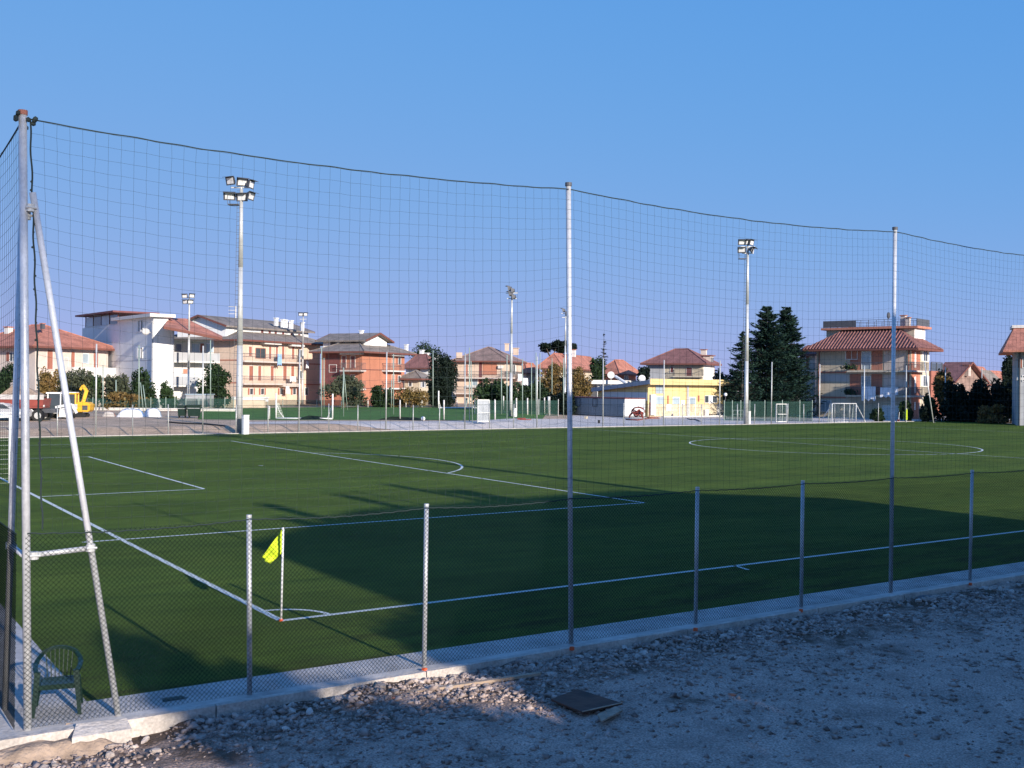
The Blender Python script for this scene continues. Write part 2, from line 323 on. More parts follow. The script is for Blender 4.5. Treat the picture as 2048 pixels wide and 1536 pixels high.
# gravel yard in the foreground
def zgrav(X,Y):
    base=-.045+.05*vnoise(X,Y,1.7,1)+.035*vnoise(X,Y,.5,2)+.02*vnoise(X,Y,.17,3)+.012*vnoise(X,Y,.08,4)
    rut=-.035*np.exp(-((Y+6.9-.02*X)/.22)**2)-.04*np.exp(-((Y+8.5-.02*X)/.25)**2)-.03*np.exp(-((Y+5.75-.01*X)/.2)**2)*sm(3,5,X)
    rub=rut+sm(-5.6,-4.4,Y)*(.15*np.maximum(vnoise(X,Y,.45,6),0)+.05*np.maximum(vnoise(X,Y,.15,7),0))
    lip=-.02*sm(-4.25,-4.05,Y)-.10*sm(-2.2,-3.4,X)*sm(-5.4,-4.2,Y)
    side=sm(-4.5,-5.6,X)*.16
    return np.minimum(base+rub+lip+side,.06+side*2)
gx=dense([-60,-30,-15,-10],-7,16.5,.055,[17,18,20,24,30,40,60,110]); gy=dense([-60,-40,-25,-18,-14],-11.5,-4.03,.05,[-4.03])
gravel=T(sheet('gravel',gx,gy,zgrav,M['gravel']),kind='structure')
gravl=T(sheet('dirt_verge',dense([-60,-30,-15,-8],-6,-4.83,.08,[-4.83]),dense([-4.028],-4.0,3,.15,[6,12,30,60]),lambda X,Y:np.minimum(.02+.22*sm(-4.85,-5.8,X)+.06*vnoise(X,Y,.5,2)+.03*vnoise(X,Y,.2,9),.4),M['clay']),kind='structure')
# pieces of stone
def stone_mesh(seed):
    r=random.Random(seed); mb=MB(); mb.ball((0,0,0),1,n=6,m=4); k=[1+r.uniform(-.28,.28) for _ in range(200)]
    vs=[]; cache={}
    for (a,b_,c) in mb.v:
        key=(round(a,2),round(b_,2),round(c,2)); s_=cache.setdefault(key,r.uniform(.72,1.25)); vs.append((a*s_,b_*s_,c*s_*.75))
    me=bpy.data.meshes.new('stone'); me.from_pydata(vs,[],mb.f); me.materials.append(M['stone']); return me
smeshes=[stone_mesh(i) for i in range(9)]
rs=random.Random(5)
def stone_spot():
    while True:
        k=rs.random()
        if k<.82: x=rs.uniform(-4.9,15.5); y=-4.12-abs(rs.gauss(0,.55))
        else: x=rs.uniform(-4.9,15.5); y=rs.uniform(-10,-4.3)
        if vnoise(np.array(x),np.array(y),1.3,12)+.5>rs.random()*.9 and min(abs(y+6.9-.02*x),abs(y+8.5-.02*x))>.25: return x,y
for i in range(300):
    x,y=stone_spot(); 
    if x<-4: y-=.25
    s_=rs.uniform(.02,.055)*(1.25 if y>-5 else .8)
    o=bpy.data.objects.new('stone',rs.choice(smeshes)); COL.objects.link(o); o.parent=gravel
    o.location=(x,y,float(zgrav(np.array(x),np.array(y)))+s_*.2); o.scale=(s_*rs.uniform(.8,1.5),s_*rs.uniform(.7,1.2),s_*rs.uniform(.6,1)); o.rotation_euler=(rs.uniform(-.5,.5),rs.uniform(-.5,.5),rs.uniform(0,6.3))
for i in range(26):
    x=rs.uniform(-4,14); y=rs.uniform(-10,-4.2); s_=rs.uniform(.015,.035); me_=smeshes[i%9].copy(); me_.materials.clear(); me_.materials.append(M['brick'] if i%3 else M['bark'])
    o=bpy.data.objects.new('brick_fragment',me_); COL.objects.link(o); o.parent=gravel; o.location=(x,y,float(zgrav(np.array(x),np.array(y)))+s_*.2); o.scale=(s_*1.6,s_,s_*.6); o.rotation_euler=(0,0,rs.uniform(0,6))
# the small chips nobody could count
base=np.array([(1,0,0),(-1,0,0),(0,1,0),(0,-1,0),(0,0,1),(0,0,-1)],float); tri=np.array([(0,2,4),(2,1,4),(1,3,4),(3,0,4),(2,0,5),(1,2,5),(3,1,5),(0,3,5)])
N=52000; cx=RNG.uniform(-5,17,N); cyy=np.where(RNG.random(N)<.6,-4.08-np.abs(RNG.normal(0,.75,N)),RNG.uniform(-11,-4.1,N))
ke=(vnoise(cx,cyy,1.1,31)+vnoise(cx,cyy,.4,32)*.6+.5)>RNG.random(N)*.95; cx=cx[ke]; cyy=cyy[ke]; N=len(cx)
cz=zgrav(cx,cyy); ss=RNG.gamma(2.2,.0075,N)+.006
ang=RNG.uniform(0,6.28,N); tilt=RNG.uniform(-.7,.7,N)
P=base[None]*(ss[:,None]*np.array([1.3,.9,.65])[None]*RNG.uniform(.7,1.3,(N,3)))[:,None,:]*RNG.uniform(.75,1.2,(N,6,1))
ca,sa=np.cos(ang),np.sin(ang); ct,st=np.cos(tilt),np.sin(tilt)
x1=P[...,0]*ct[:,None]+P[...,2]*st[:,None]; z1=-P[...,0]*st[:,None]+P[...,2]*ct[:,None]; y1=P[...,1]
V=np.stack([x1*ca[:,None]-y1*sa[:,None]+cx[:,None],x1*sa[:,None]+y1*ca[:,None]+cyy[:,None],z1+cz[:,None]+ss[:,None]*.2],-1).reshape(-1,3)
F=(tri[None]+np.arange(N)[:,None,None]*6).reshape(-1,3)
me=bpy.data.meshes.new('stone_chips'); me.vertices.add(len(V)); me.vertices.foreach_set('co',V.astype(np.float32).reshape(-1)); me.loops.add(F.size); me.loops.foreach_set('vertex_index',F.astype(np.int32).reshape(-1)); me.polygons.add(len(F)); me.polygons.foreach_set('loop_start',np.arange(0,F.size,3,dtype=np.int32)); me.update(calc_edges=True)
T(link('stone_chips',me,M['stone2'],None),kind='stuff')
# far gravel yard on the right and the pale path on the left terrace, training pitch
def groundpoly(name,pix,mt,dz,kind='structure'):
    """flat area whose outline is given by points on the land, laid dz above it"""
    pts=[gp(u,v) for u,v in pix]; mb=MB()
    from mathutils.geometry import tessellate_polygon
    # resample as a fine strip mesh between the two chains so that it follows the land
    n=len(pts)//2; A=pts[:n]; Bc=pts[n:][::-1]; K=24; rows=[]
    def samp(ch,t):
        s_=t*(len(ch)-1); i=min(int(s_),len(ch)-2); return ch[i]*(1-(s_-i))+ch[i+1]*(s_-i)
    nx=40; V=[];F=[]
    for j in range(nx+1):
        a_,b_=samp(A,j/nx),samp(Bc,j/nx)
        for k in range(K+1):
            p=a_*(1-k/K)+b_*(k/K); V.append((p[0],p[1],float(gz(p[0],p[1]))+dz))
    for j in range(nx):
        for k in range(K): F.append((j*(K+1)+k,(j+1)*(K+1)+k,(j+1)*(K+1)+k+1,j*(K+1)+k+1))
    mb.add(V,F); return T(obj(name,mb,mt),kind=kind)
groundpoly('training_pitch',[(395,839),(520,840),(800,840),(1000,841),(1085,838), (1100,818),(900,815),(700,814),(560,815),(405,819)],M['turf2'],.012)
groundpoly('gravel_track',[(485,848.5),(650,847.5),(820,849),(950,850),(1040,855), (1090,838.5),(950,842),(820,843),(650,842.5),(490,844)],M['gravel_far'],.02)
groundpoly('gravel_apron',[(985,858.8),(1100,857),(1200,855),(1300,853), (1300,838),(1200,838),(1120,838),(1075,838)],M['gravel_far'],.016)
def flatpoly(name,P,z,mt): return T(obj(name,MB().add([(a,b_,z) for a,b_ in P],[tuple(range(len(P)))]),mt),kind='structure')
flatpoly('gravel_yard',[(43,59.505),(104,59.505),(130,59.505),(130,66),(104,82),(80,104),(70,95),(62,86),(52,70)],-.008,M['gravel_far'])
# ------------------------------------------------------------------ near fence
FY=-3.75
fence=thing('wire_mesh_fence',(-4.4,FY,.03),'near green wire mesh fence on silver posts, its tall corner pole with two braces','fence')
def galvtube(name,p,q,r,par,n=14,mt='galv'): return obj(name,MB().tube(p,q,r,n),M[mt],par,smooth=False)
def smoothtube(name,p,q,r,par,n=16,mt='galv'):
    o=obj(name,MB().tube(p,q,r,n),M[mt],par)
    for pl in o.data.polygons: pl.use_smooth=len(pl.vertices)==4
    return o
tall=[((-4.37,.03),(-4.48,6.70)),((3.0,.03),(2.87,6.75)),((10.41,.03),(10.43,6.78)),((17.8,.03),(17.8,6.78)),((25.1,.03),(25.1,6.78))]
short=[-1.88,.54,5.49,7.97,12.89,15.35,20.25,22.7]
for i,((bx_,bz),(tx,tz)) in enumerate(tall):
    p=smoothtube('tall_post',(bx_,FY,bz),(tx,FY,tz),.043 if i==0 else .037,fence)
    obj('post_cap',MB().tube((tx,FY,tz),(tx,FY,tz+.05),.05,12),M['darkgrey' if i else 'shutter'],p)
tips=[-1.91,.55,5.50,7.98,12.93,15.35,20.25,22.7]
for x0,x1 in zip(short,tips):
    p=smoothtube('post',(x0,FY,.03),(x1,FY,2.2),.031,fence)
    obj('post_cap',MB().tube((x1,FY,2.2),(x1,FY,2.225),.034,12),M['galv_far'],p)
for u_,v_ in ((849,1340),(1144,1297),(1391,1259),(1602,1221),(1941,1168)):
    q_=gp(u_,v_,.055); obj('orange_marker',MB().box((q_[0],q_[1],.055),(.05,.05,.05),.3),M['orange'],fence)
# braces of the corner pole, struts and clamps
smoothtube('brace',(-3.42,FY+.0,.03),(-4.375,FY-.01,5.87),.036,fence); smoothtube('brace',(-4.46,-2.82,.03),(-4.46,-3.66,5.6),.036,fence)
smoothtube('strut',(-4.36,FY,1.93),(-3.75,FY,1.96),.03,fence); smoothtube('strut',(-4.42,-3.72,1.93),(-4.46,-3.14,1.96),.03,fence)
for c in ((-4.33,FY-.03,1.93),(-3.745,FY-.03,1.97),(-4.46,-3.1,1.96),(-4.43,-3.70,5.62),(-4.40,FY-.02,5.70)):
    obj('clamp',MB().tube((c[0],c[1],c[2]-.04),(c[0],c[1],c[2]+.04),.05,10).tube((c[0]-.05,c[1]-.04,c[2]),(c[0]+.06,c[1]-.04,c[2]),.014,6),M['galv_far'],fence)
# post and mesh of the left return of the fence
for y0 in (-1.3,1.15,3.6): smoothtube('post',(-4.46,y0,.03),(-4.46,y0,2.2),.031,fence)
smoothtube('tall_post',(-4.46,6.0,.03),(-4.46,6.0,6.7),.037,fence)
def chain(name,P,d,Ln,z0,z1,pit=.056,r=.0025,par=fence,mt='wire'):
    """diagonal wires of a chain link fabric, each a thin three sided rod"""
    H=z1-z0; a=np.arange(-H,Ln,pit); segs=[]
    for sgn in (1,-1):
        for s0 in a:
            lo=max(0,-s0); hi=min(H,Ln-s0)
            if hi-lo<.02: continue
            if sgn>0: p,q=(s0+lo,lo),(s0+hi,hi)
            else: p,q=(s0+lo,H-lo),(s0+hi,H-hi)
            segs.append((p,q,.0016*sgn))
    n=np.array([-d[1],d[0],0]); d3=np.array([d[0],d[1],0.]); P=np.array(P,float); Q=[]
    for (s1,h1),(s2,h2),off in segs:
        A=P+d3*s1+np.array([0,0,z0+h1])+n*off; Bq=P+d3*s2+np.array([0,0,z0+h2])+n*off
        sd_=d3*r*.9; 
        w_=(Bq-A); w_/=np.linalg.norm(w_); e1=np.cross(w_,n); e1*=r
        c=[e1,-e1*.5+n*r*.87,-e1*.5-n*r*.87]
        for k in range(3):
            Q.append([A+c[k],A+c[(k+1)%3],Bq+c[(k+1)%3],Bq+c[k]])
    return quadmesh(name,Q,M[mt],par)
chain('wire_mesh',(-4.42,FY-.045,0),(1,0),30,.06,2.17)
chain('wire_mesh',(-4.505,FY-.03,0),(0,1),14,.06,2.17)
def rope(name,fn,n,r,par,mt='net',k=5):
    pts=[fn(i/n) for i in range(n+1)]; return obj(name,MB().path(pts,r,k),M[mt],par)
def fence_top(x): # dips between posts
    ps=sorted([-4.4]+tips+[2.95,10.42,17.8,25.1]); 
    for a_,b_ in zip(ps[:-1],ps[1:]):
        if a_<=x<=b_: t_=(x-a_)/(b_-a_); return 2.19-.13*t_*(1-t_)*(1.3 if x<3 else .9)
    return 2.19
rope('tension_wire',lambda t_:(-4.4+29*t_,FY-.05,fence_top(-4.4+29*t_)-.012+.006*math.sin(t_*900)),420,.0075,fence)
rope('tension_wire',lambda t_:(-4.5,FY+12*t_,2.17),20,.006,fence)
# the ball net above it
net=thing('ball_net',(-4.4,FY,2.2),'dark green ball-stop net hung between the tall silver posts above the near mesh fence','net')
tops=[(-4.46,6.66),(2.88,6.70),(10.43,6.74),(17.8,6.74),(25.1,6.74)]
def ztop(x):
    for (a_,za),(b_,zb) in zip(tops[:-1],tops[1:]):
        if a_<=x<=b_: t_=(x-a_)/(b_-a_); return za+(zb-za)*t_-.50*t_*(1-t_)*(.9 if a_<0 else 1.0)+.003*math.sin(x*5.3)+.002*math.sin(x*13)
    return 6.7
def strands(fn,nu,nv,r,n1,skip=1):
    """fn(i,j) gives a knot; cords along both ways"""
    G=np.array([[fn(i,j) for j in range(nv+1)] for i in range(nu+1)]); Q=[]
    def seg(A,Bq):
        w_=Bq-A; l=np.linalg.norm(w_,axis=-1,keepdims=True); w_=w_/np.maximum(l,1e-9)
        e1=np.cross(w_,n1); e1/=np.maximum(np.linalg.norm(e1,axis=-1,keepdims=True),1e-9); e2=np.cross(w_,e1)
        c=[e1*r,(-e1*.5+e2*.87)*r,(-e1*.5-e2*.87)*r]
        for k in range(3): Q.append(np.stack([A+c[k],A+c[(k+1)%3],Bq+c[(k+1)%3],Bq+c[k]],-2).reshape(-1,4,3))
    seg(G[:-1].reshape(-1,3),G[1:].reshape(-1,3)); seg(G[:,:-1].reshape(-1,3),G[:,1:].reshape(-1,3))
    return np.concatenate(Q)
n1=np.array([.13,.99,.05]); CELL=.142
def netfn(i,j,nu=205,nv=32):
    x=-4.44+i*CELL; t_=j/nv
    if i<5: x=(-4.41+.165*(1-t_))*(1-i/5)+(-4.44+5*CELL)*(i/5)
    x+=.02*math.sin(t_*5+i*.02)*math.sin(i*.06)
    zb=fence_top(x)+.01; zt=ztop(x)-.01
    xs=(x+4.46)%7.33/7.33
    z=zb+(zt-zb)*t_ - .22*math.sin(math.pi*t_)*math.sin(math.pi*min(max(xs,0),1))**.7*(1.0 if x<2.9 else .45)
    return (x+.003*math.sin(j*3.1+i*1.7),FY-.03+.05*math.sin(math.pi*t_)*math.sin(i*.1),z+.003*math.sin(i*2.3+j))
quadmesh('netting',strands(netfn,205,32,.0015,n1),M['net'],net)
rope('top_rope',lambda t_:(-4.46+29*t_,FY-.03+.01*math.sin(t_*300),ztop(-4.46+29*t_)),400,.0078,net)
rope('edge_rope',lambda t_:(-4.41+.165*t_+.006*math.sin(t_*60),FY-.02,6.66-4.45*t_),70,.010,net)
random.seed(9); kn=MB()
for i in range(26): kn.ball((-4.39+.150*(i/26)+random.uniform(-.015,.015),FY-.02,6.0-3.7*i/26+random.uniform(-.05,.05)),.014,n=5,m=3)
for i in range(12): kn.ball((-4.46+random.uniform(-.1,.1),FY+random.uniform(-.06,.06),6.66+random.uniform(-.1,.05)),.03,n=5,m=3)
T(obj('tie_knots',kn,M['net'],net),kind='stuff')
net2=thing('ball_net',(-4.46,FY,2.2),'strip of dark ball-stop net running back behind the goal, left of the corner pole','net')
def net2fn(i,j,nv=32):
    y=FY+i*CELL; t_=j/nv; zt=6.66-.5*(min((y-FY)/9.75,1))*(1-min((y-FY)/9.75,1)); z=2.2+(zt-2.2)*t_-.2*math.sin(math.pi*t_)*math.sin(math.pi*min(1,(y-FY)/9.7))
    return (-4.47+.03*math.sin(i*.2),y,z)
quadmesh('netting',strands(net2fn,66,32,.0017,np.array([.99,.1,.05])),M['net'],net2)
rope('top_rope',lambda t_:(-4.47,FY+9.75*t_,6.67-1.0*t_*(1-t_)*.5*2),60,.009,net2)
# ------------------------------------------------------------------ far touchline fence
ff=thing('far_fence',(46,59.6,.05),'long silver post fence along the far touchline, every third post tall','fence')
PX=[10.24+2.44*i for i in range(-3,48)]
for i,x in enumerate(PX):
    k=i-3
    if k in (16,17): continue
    tl=(k%3==0)
    smoothtube('tall_post' if tl else 'post',(x,59.6,.04),(x+random.uniform(-.03,.03),59.6,(6.3 if tl else 2.1)+random.uniform(-.08,.08)),.055 if tl else .042,ff,8,'galv_far')
chain('wire_mesh',(2.9,59.55,0),(1,0),122,.08,2.05,pit=.11,r=.0022,par=ff)
rope('tension_wire',lambda t_:(2.9+122*t_,59.56,2.06),60,.008,ff,'wire')
# ------------------------------------------------------------------ corner flag and chair
cf=thing('corner_flag',(0,0,0),'white corner flag pole with a limp fluorescent yellow flag','corner flag')
pole=smoothtube('pole',(0,0,0),(.02,0,1.50),.017,cf,12,'whitepaint')
obj('base_socket',MB().tube((0,0,0),(0,0,.03),.035,12),M['orange'],cf)
# hanging cloth grid between pole and free corner
def up2(u,v,D=17.26): return CAM+ray(u,v)*D
fl=MB(); nu,nv=12,9
c00,c01,c10,c11=up2(566,1056),up2(566,1101),up2(534,1092),up2(535,1131)  # not square: droops to the left
V=[];F=[]
TL=up2(566,1056); BL=up2(566,1102); TR=up2(523,1115); BR=up2(540,1127)
for i in range(nu+1):
    s_=i/nu; top=TL*(1-s_)+TR*s_; bot=BL*(1-s_)+BR*s_; bot=bot+UP*(-.055*math.sin(math.pi*s_)*(1-s_)*.5)
    for j in range(nv+1):
        t_=j/nv; p=top*(1-t_)+bot*t_; p=p+FW*(.035*math.sin(s_*9+t_*2.2)*s_+.02*math.sin(t_*7)*s_)+RT*.01*math.sin(t_*9)*s_; V.append(p)
for i in range(nu):
    for j in range(nv): F.append((i*(nv+1)+j,i*(nv+1)+j+1,(i+1)*(nv+1)+j+1,(i+1)*(nv+1)+j))
o=obj('flag_cloth',MB().add(V,F),M['flag'],cf,smooth=True); md=o.modifiers.new('thickness','SOLIDIFY'); md.thickness=.004
def chair_at(P,rz):
    ch=thing('plastic_armchair',(0,0,0),'dark green plastic garden armchair on the concrete path by the corner pole','chair')
    m_=M['plasticgreen']
    seat=MB(); 
    for i in range(7):
        y=-.20+i*.063; seat.box((0,y,.42-.01*math.sin(i/6*math.pi)),(.44-.02*abs(i-3),.052,.022))
    seat.box((0,-.23,.405),(.46,.03,.07)); seat.box((-.225,0,.415),(.03,.46,.05)); seat.box((.225,0,.415),(.03,.46,.05))
    obj('seat',seat,m_,ch)
    for sx,sy in ((-1,-1),(1,-1),(-1,1),(1,1)):
        top=.62 if sy<0 else .42
        a_=(sx*.235,sy*.21,top); b_=(sx*.285,sy*.27,0)
        lg=MB(); w1,w2=.075,.045
        lg.hexa([(b_[0]-w2/2,b_[1]-w2/2,0),(b_[0]+w2/2,b_[1]-w2/2,0),(b_[0]+w2/2,b_[1]+w2/2,0),(b_[0]-w2/2,b_[1]+w2/2,0),(a_[0]-w1/2,a_[1]-w1/2,top),(a_[0]+w1/2,a_[1]-w1/2,top),(a_[0]+w1/2,a_[1]+w1/2,top),(a_[0]-w1/2,a_[1]+w1/2,top)])
        obj('leg',lg,m_,ch)
    for sx in (-1,1):
        pts=[(sx*.25,-.24,.62),(sx*.275,-.1,.645),(sx*.28,.08,.66),(sx*.26,.2,.70),(sx*.21,.26,.76)]
        ar=MB(); 
        for a_,b_ in zip(pts[:-1],pts[1:]): ar.beam(a_,b_,.06,.022)
        obj('armrest',ar,m_,ch)
    bk=MB(); pr=[]
    for i in range(9):
        t_=-1+2*i/8; pr.append((t_*.22,.27+.03*(1-t_*t_),.76+.075*(1-t_*t_)))
    for a_,b_ in zip(pr[:-1],pr[1:]): bk.beam(a_,b_,.03,.045)
    o=obj('backrest',bk,m_,ch)
    for i in range(7):
        t_=-.85+1.7*i/6; x=t_*.2
        obj('back_slat',MB().beam((x*.85,.235,.42),(x,.285+.02*(1-t_*t_),.77+.06*(1-t_*t_)),.03,.012),m_,ch)
    ch.location=tuple(P); ch.rotation_euler=(0,0,rz); ch.scale=(.86,.86,.80); return ch
cp=gp(116,1421,.035); chair_at((cp[0],cp[1]+.02,.035),R(-14))
# ------------------------------------------------------------------ loose things on the gravel
p0=gp(795,1387,-.02); p1=gp(1080,1353,-.02)
T(obj('timber_plank',MB().beam((p0[0],p0[1],-.03),(p1[0],p1[1],.02),.07,.035),M['wood']),'long pale timber batten lying on the rubble in front of the fence','plank')
ms_=thing('metal_sheet',gp(1170,1405,-.05),'dark rusty square metal plate lying on the gravel','metal plate')
q=[gp(1102,1398,.035),gp(1155,1378,.03),gp(1245,1406,.035),gp(1165,1424,.04)]
obj('plate',MB().slabpoly([(a[0],a[1],a[2]) for a in q][::-1],.02),M['rust'],ms_)
obj('rim',MB().path([q[3]+np.array([0,0,.004]),q[2]+np.array([0,0,.004])],.008,6),M['wood'],ms_)
q=[gp(1195,1428,.04),gp(1232,1412,.04),gp(1245,1420,.03),gp(1203,1442,.03)]
T(obj('board_offcut',MB().slabpoly([tuple(a) for a in q][::-1],.02),M['clay']),'small brown board offcut beside the rusty metal plate','board')
q0=gp(160,1462,-.02); 
sb=MB(); c=gp(200,1467,.0); sb.add([(-.30,-.14,-.16),(.33,-.1,-.16),(.33,.12,-.16),(-.2,.14,-.16),(-.30,-.14,.02),(.33,-.1,.0),(.33,.12,.06),(-.2,.14,.08)],[(0,3,2,1),(4,5,6,7),(0,1,5,4),(1,2,6,5),(2,3,7,6),(3,0,4,7)])
sb.v=[(a+c[0],b_+c[1]+.08,z_) for a,b_,z_ in sb.v]
T(obj('concrete_block',sb,M['concrete2']),'broken pale concrete block leaning on the kerb near the chair','concrete block')
c=gp(140,1478,-.1); T(obj('cardboard_scrap',MB().add([(c[0]-.2,c[1]-.12,-.14),(c[0]+.02,c[1]-.16,-.14),(c[0]+.08,c[1]+.1,.03),(c[0]-.02,c[1]+.1,.05),(c[0]-.12,c[1]+.05,-.1)],[(0,1,2,3),(0,3,4),(1,0,4),(1,4,2),(2,4,3)]),M['clay']),'crumpled brown cardboard scrap against the kerb by the broken block','cardboard')
# clay bank at the foot of the kerb corner
cb=MB(); rr=random.Random(4)
T(sheet('clay_heap',np.linspace(-5.6,-3.5,40),np.linspace(-4.42,-4.03,16),lambda X,Y:-.19+.16*sm(-4.42,-4.2,Y)*sm(-3.4,-3.75,X)+.05*vnoise(X,Y,.16,3)+.04*vnoise(X,Y,.07,13),M['clay']),kind='structure')
c=gp(1858,1192,-.08); tt=thing('clay_tile',(c[0],c[1],-.05),'broken terracotta tile piece on the rubble at the right','tile'); obj('tile',MB().box((c[0],c[1],-.02),(.14,.08,.12),.5),M['orange'],tt)
c=gp(1850,1204,-.1); T(obj('crushed_bucket',MB().ball((c[0],c[1],-.05),.17,1.5,.8,.45,9,6),M['darkgrey']),'dark grey flattened bucket on the rubble in front of the terracotta piece','bucket')
q=gp(345,1398,.04); T(obj('green_rag',MB().slabpoly([(q[0]-.13,q[1]-.06,.045),(q[0]+.16,q[1]-.07,.05),(q[0]+.13,q[1]+.07,.048),(q[0]-.1,q[1]+.08,.046)],.008),M['greenmesh']),'scrap of green netting lying on the concrete path','scrap')
# ------------------------------------------------------------------ goals
def goal(P,d,wd,ht,label,netd=1.6,mt='whitepaint',r=.06,cell=.16):
    g_=thing('football_goal',(P[0],P[1],P[2]),label,'goal'); d=np.array([d[0],d[1],0.]); n=np.array([-d[1],d[0],0.]) ; P=np.array(P,float)
    up_=np.array([0,0,1.])
    smoothtube('post',P,P+up_*ht,r,g_,10,mt); smoothtube('post',P+d*wd,P+d*wd+up_*ht,r,g_,10,mt)
    smoothtube('crossbar',P+up_*ht,P+d*wd+up_*ht,r,g_,10,mt)
    for k in (0,wd):
        obj('net_stanchion',MB().path([P+d*k+up_*ht,P+d*k+n*.5+up_*(ht-.03),P+d*k+n*netd],.02),M[mt],g_)
    smoothtube('ground_bar',P+n*netd,P+d*wd+n*netd,.025,g_,8,mt)
    nu=int(wd/cell); nv=int(3.0/cell)
    def fn(i,j):
        t_=j/nv
        if t_<.18: q_=n*(.5*t_/.18)+up_*ht
        else: k=(t_-.18)/.82; q_=n*(.5+(netd-.5)*k)+up_*(ht*(1-k))
        return P+d*(wd*i/nu)+q_
    quadmesh('net',strands(fn,nu,nv,.004,np.array([.3,.3,.9])),M['netwhite'],g_)
    for k in (0,wd):
        def fs(i,j):
            a_=i/10; zz=j/14; dep=netd*a_; top=ht*(1 if dep<.5 else 1-(dep-.5)/(netd-.5)); return P+d*k+n*dep+up_*top*zz
        quadmesh('side_net',strands(fs,10,14,.004,np.array([.9,.3,.3])),M['netwhite'],g_)
    return g_
goal((0.0,h-3.66,0),(0,1),7.32,2.44,'white goal with pale net at the left edge, beyond the corner pole',netd=1.9)
c=gp(1664,845); e=gp(1712,845); dd=e-c; wd_=np.hypot(dd[0],dd[1]); dd/=wd_
g_=goal((c[0],c[1],0),dd[:2],wd_,2.05,'small white goal with side braces in front of the balconied apartment house',netd=.9,r=.045)
for k,u in ((0,1641),(wd_,1731)):
    q=gp(u,844); a_=np.array([c[0]+dd[0]*k,c[1]+dd[1]*k,2.0]); obj('side_brace',MB().tube(a_,(q[0],q[1],0),.035,8),M['whitepaint'],g_)
q=gp(1688,845); obj('middle_bar',MB().tube((q[0],q[1],0),(q[0],q[1],2.0),.03,8),M['whitepaint'],g_)
def upturned(u0,v0,u1,v1,vt,label,r=.07):
    a_=gp(u0,v0); b_=gp(u1,v1); g2=thing('upturned_goal',a_,label,'goal'); D=(a_-CAM)@FW; H=(v0-vt)*D/FPX; z=np.array([0,0,1.])
    a_=a_+z*r; b_=b_+z*r
    smoothtube('crossbar',a_,b_,r,g2,8,'whitepaint'); smoothtube('post',a_,a_+z*H,r,g2,8,'whitepaint'); smoothtube('post',b_,b_+z*H,r,g2,8,'whitepaint')
    dd=(b_-a_); dd/=np.linalg.norm(dd); nn=np.array([-dd[1],dd[0],0])
    for p,s_ in ((a_,1),(b_,-1)):
        obj('net_stay',MB().path([p+z*H*.6,p+dd*s_*.25+z*H*.25+nn*.3,p+dd*s_*.6+nn*.7],.035,6),M['whitepaint'],g2)
        def fs(i,j): return p+dd*s_*(.6*i/6)*(1-.8*j/8)+nn*(.7*i/6)+z*H*.6*(j/8)
        quadmesh('bunched_net',strands(fs,6,8,.012,np.array([.9,.3,.3])),M['netwhite'],g2)
    return g2
upturned(552,838,665,839,788,'white goal frame turned upside down beside the training pitch, nearer one')
upturned(877,817,957,817,783,'white goal frame turned upside down behind the grey gate panel, farther one',r=.09)
c=gp(625,838.5); T(obj('folded_tarp',MB().add([(c[0]-1.6,c[1]-.8,c[2]),(c[0]+1.6,c[1]-1.1,c[2]),(c[0]+1.2,c[1]+.9,c[2]),(c[0]-1.2,c[1]+.8,c[2]),(c[0]-.4,c[1]-.1,c[2]+.35),(c[0]+.5,c[1],c[2]+.28)],[(0,1,5,4),(1,2,5),(2,3,4,5),(3,0,4)]),M['lf_vdark']),'dark heap of folded green tarpaulin between the posts of the nearer upturned goal','tarpaulin')
c=gp(808,840); T(obj('folded_tarp',MB().add([(c[0]-2.2,c[1]+1.2,c[2]),(c[0]+1.0,c[1]-1.6,c[2]),(c[0]+2.2,c[1]-.9,c[2]),(c[0]-.8,c[1]+1.6,c[2]),(c[0]-.9,c[1]+.6,c[2]+.3),(c[0]+.9,c[1]-.5,c[2]+.25)],[(0,1,5,4),(1,2,5),(2,3,4,5),(3,0,4)]),M['lf_vdark']),'flat dark green tarpaulin by the track, left of the white ball','tarpaulin')
c=gp(846,842); T(obj('football',MB().ball((c[0],c[1],c[2]+.2),.2,n=12,m=8),M['whitepaint'],smooth=True),'white football lying on the pale track','ball')
# ------------------------------------------------------------------ floodlight masts
def flood(mb_h,mb_l,c,yaw,tilt,s_=.5):
    """a shallow wedge-shaped floodlight housing with a pale reflector"""
    f=np.array([math.cos(yaw)*math.cos(tilt),math.sin(yaw)*math.cos(tilt),math.sin(tilt)]); rt=np.array([-math.sin(yaw),math.cos(yaw),0]); upv=np.cross(f,rt)
    c=np.array(c,float); a_=s_*.6; b_=s_*.42
    bk=[c-f*s_*.45-rt*a_*.45-upv*b_*.5,c-f*s_*.45+rt*a_*.45-upv*b_*.5,c-f*s_*.45+rt*a_*.45+upv*b_*.5,c-f*s_*.45-rt*a_*.45+upv*b_*.5]
    fr=[c-rt*a_-upv*b_,c+rt*a_-upv*b_,c+rt*a_+upv*b_,c-rt*a_+upv*b_]
    mb_h.hexa(bk+fr); vz=[fr[3]+upv*.0,fr[2],fr[2]+f*s_*.42,fr[3]+f*s_*.42]; mb_h.add(vz+[p+upv*.03 for p in vz],[(0,1,2,3),(7,6,5,4),(0,4,5,1),(1,5,6,2),(2,6,7,3),(3,7,4,0)]); g_=.70
    fr2=[c+f*.02-rt*a_*g_-upv*b_*g_,c+f*.02+rt*a_*g_-upv*b_*g_,c+f*.02+rt*a_*g_+upv*b_*g_,c+f*.02-rt*a_*g_+upv*b_*g_]
    mb_l.add(fr2+[p-f*.015 for p in fr2],[(0,1,2,3),(4,7,6,5),(0,4,5,1),(1,5,6,2),(2,6,7,3),(3,7,4,0)])
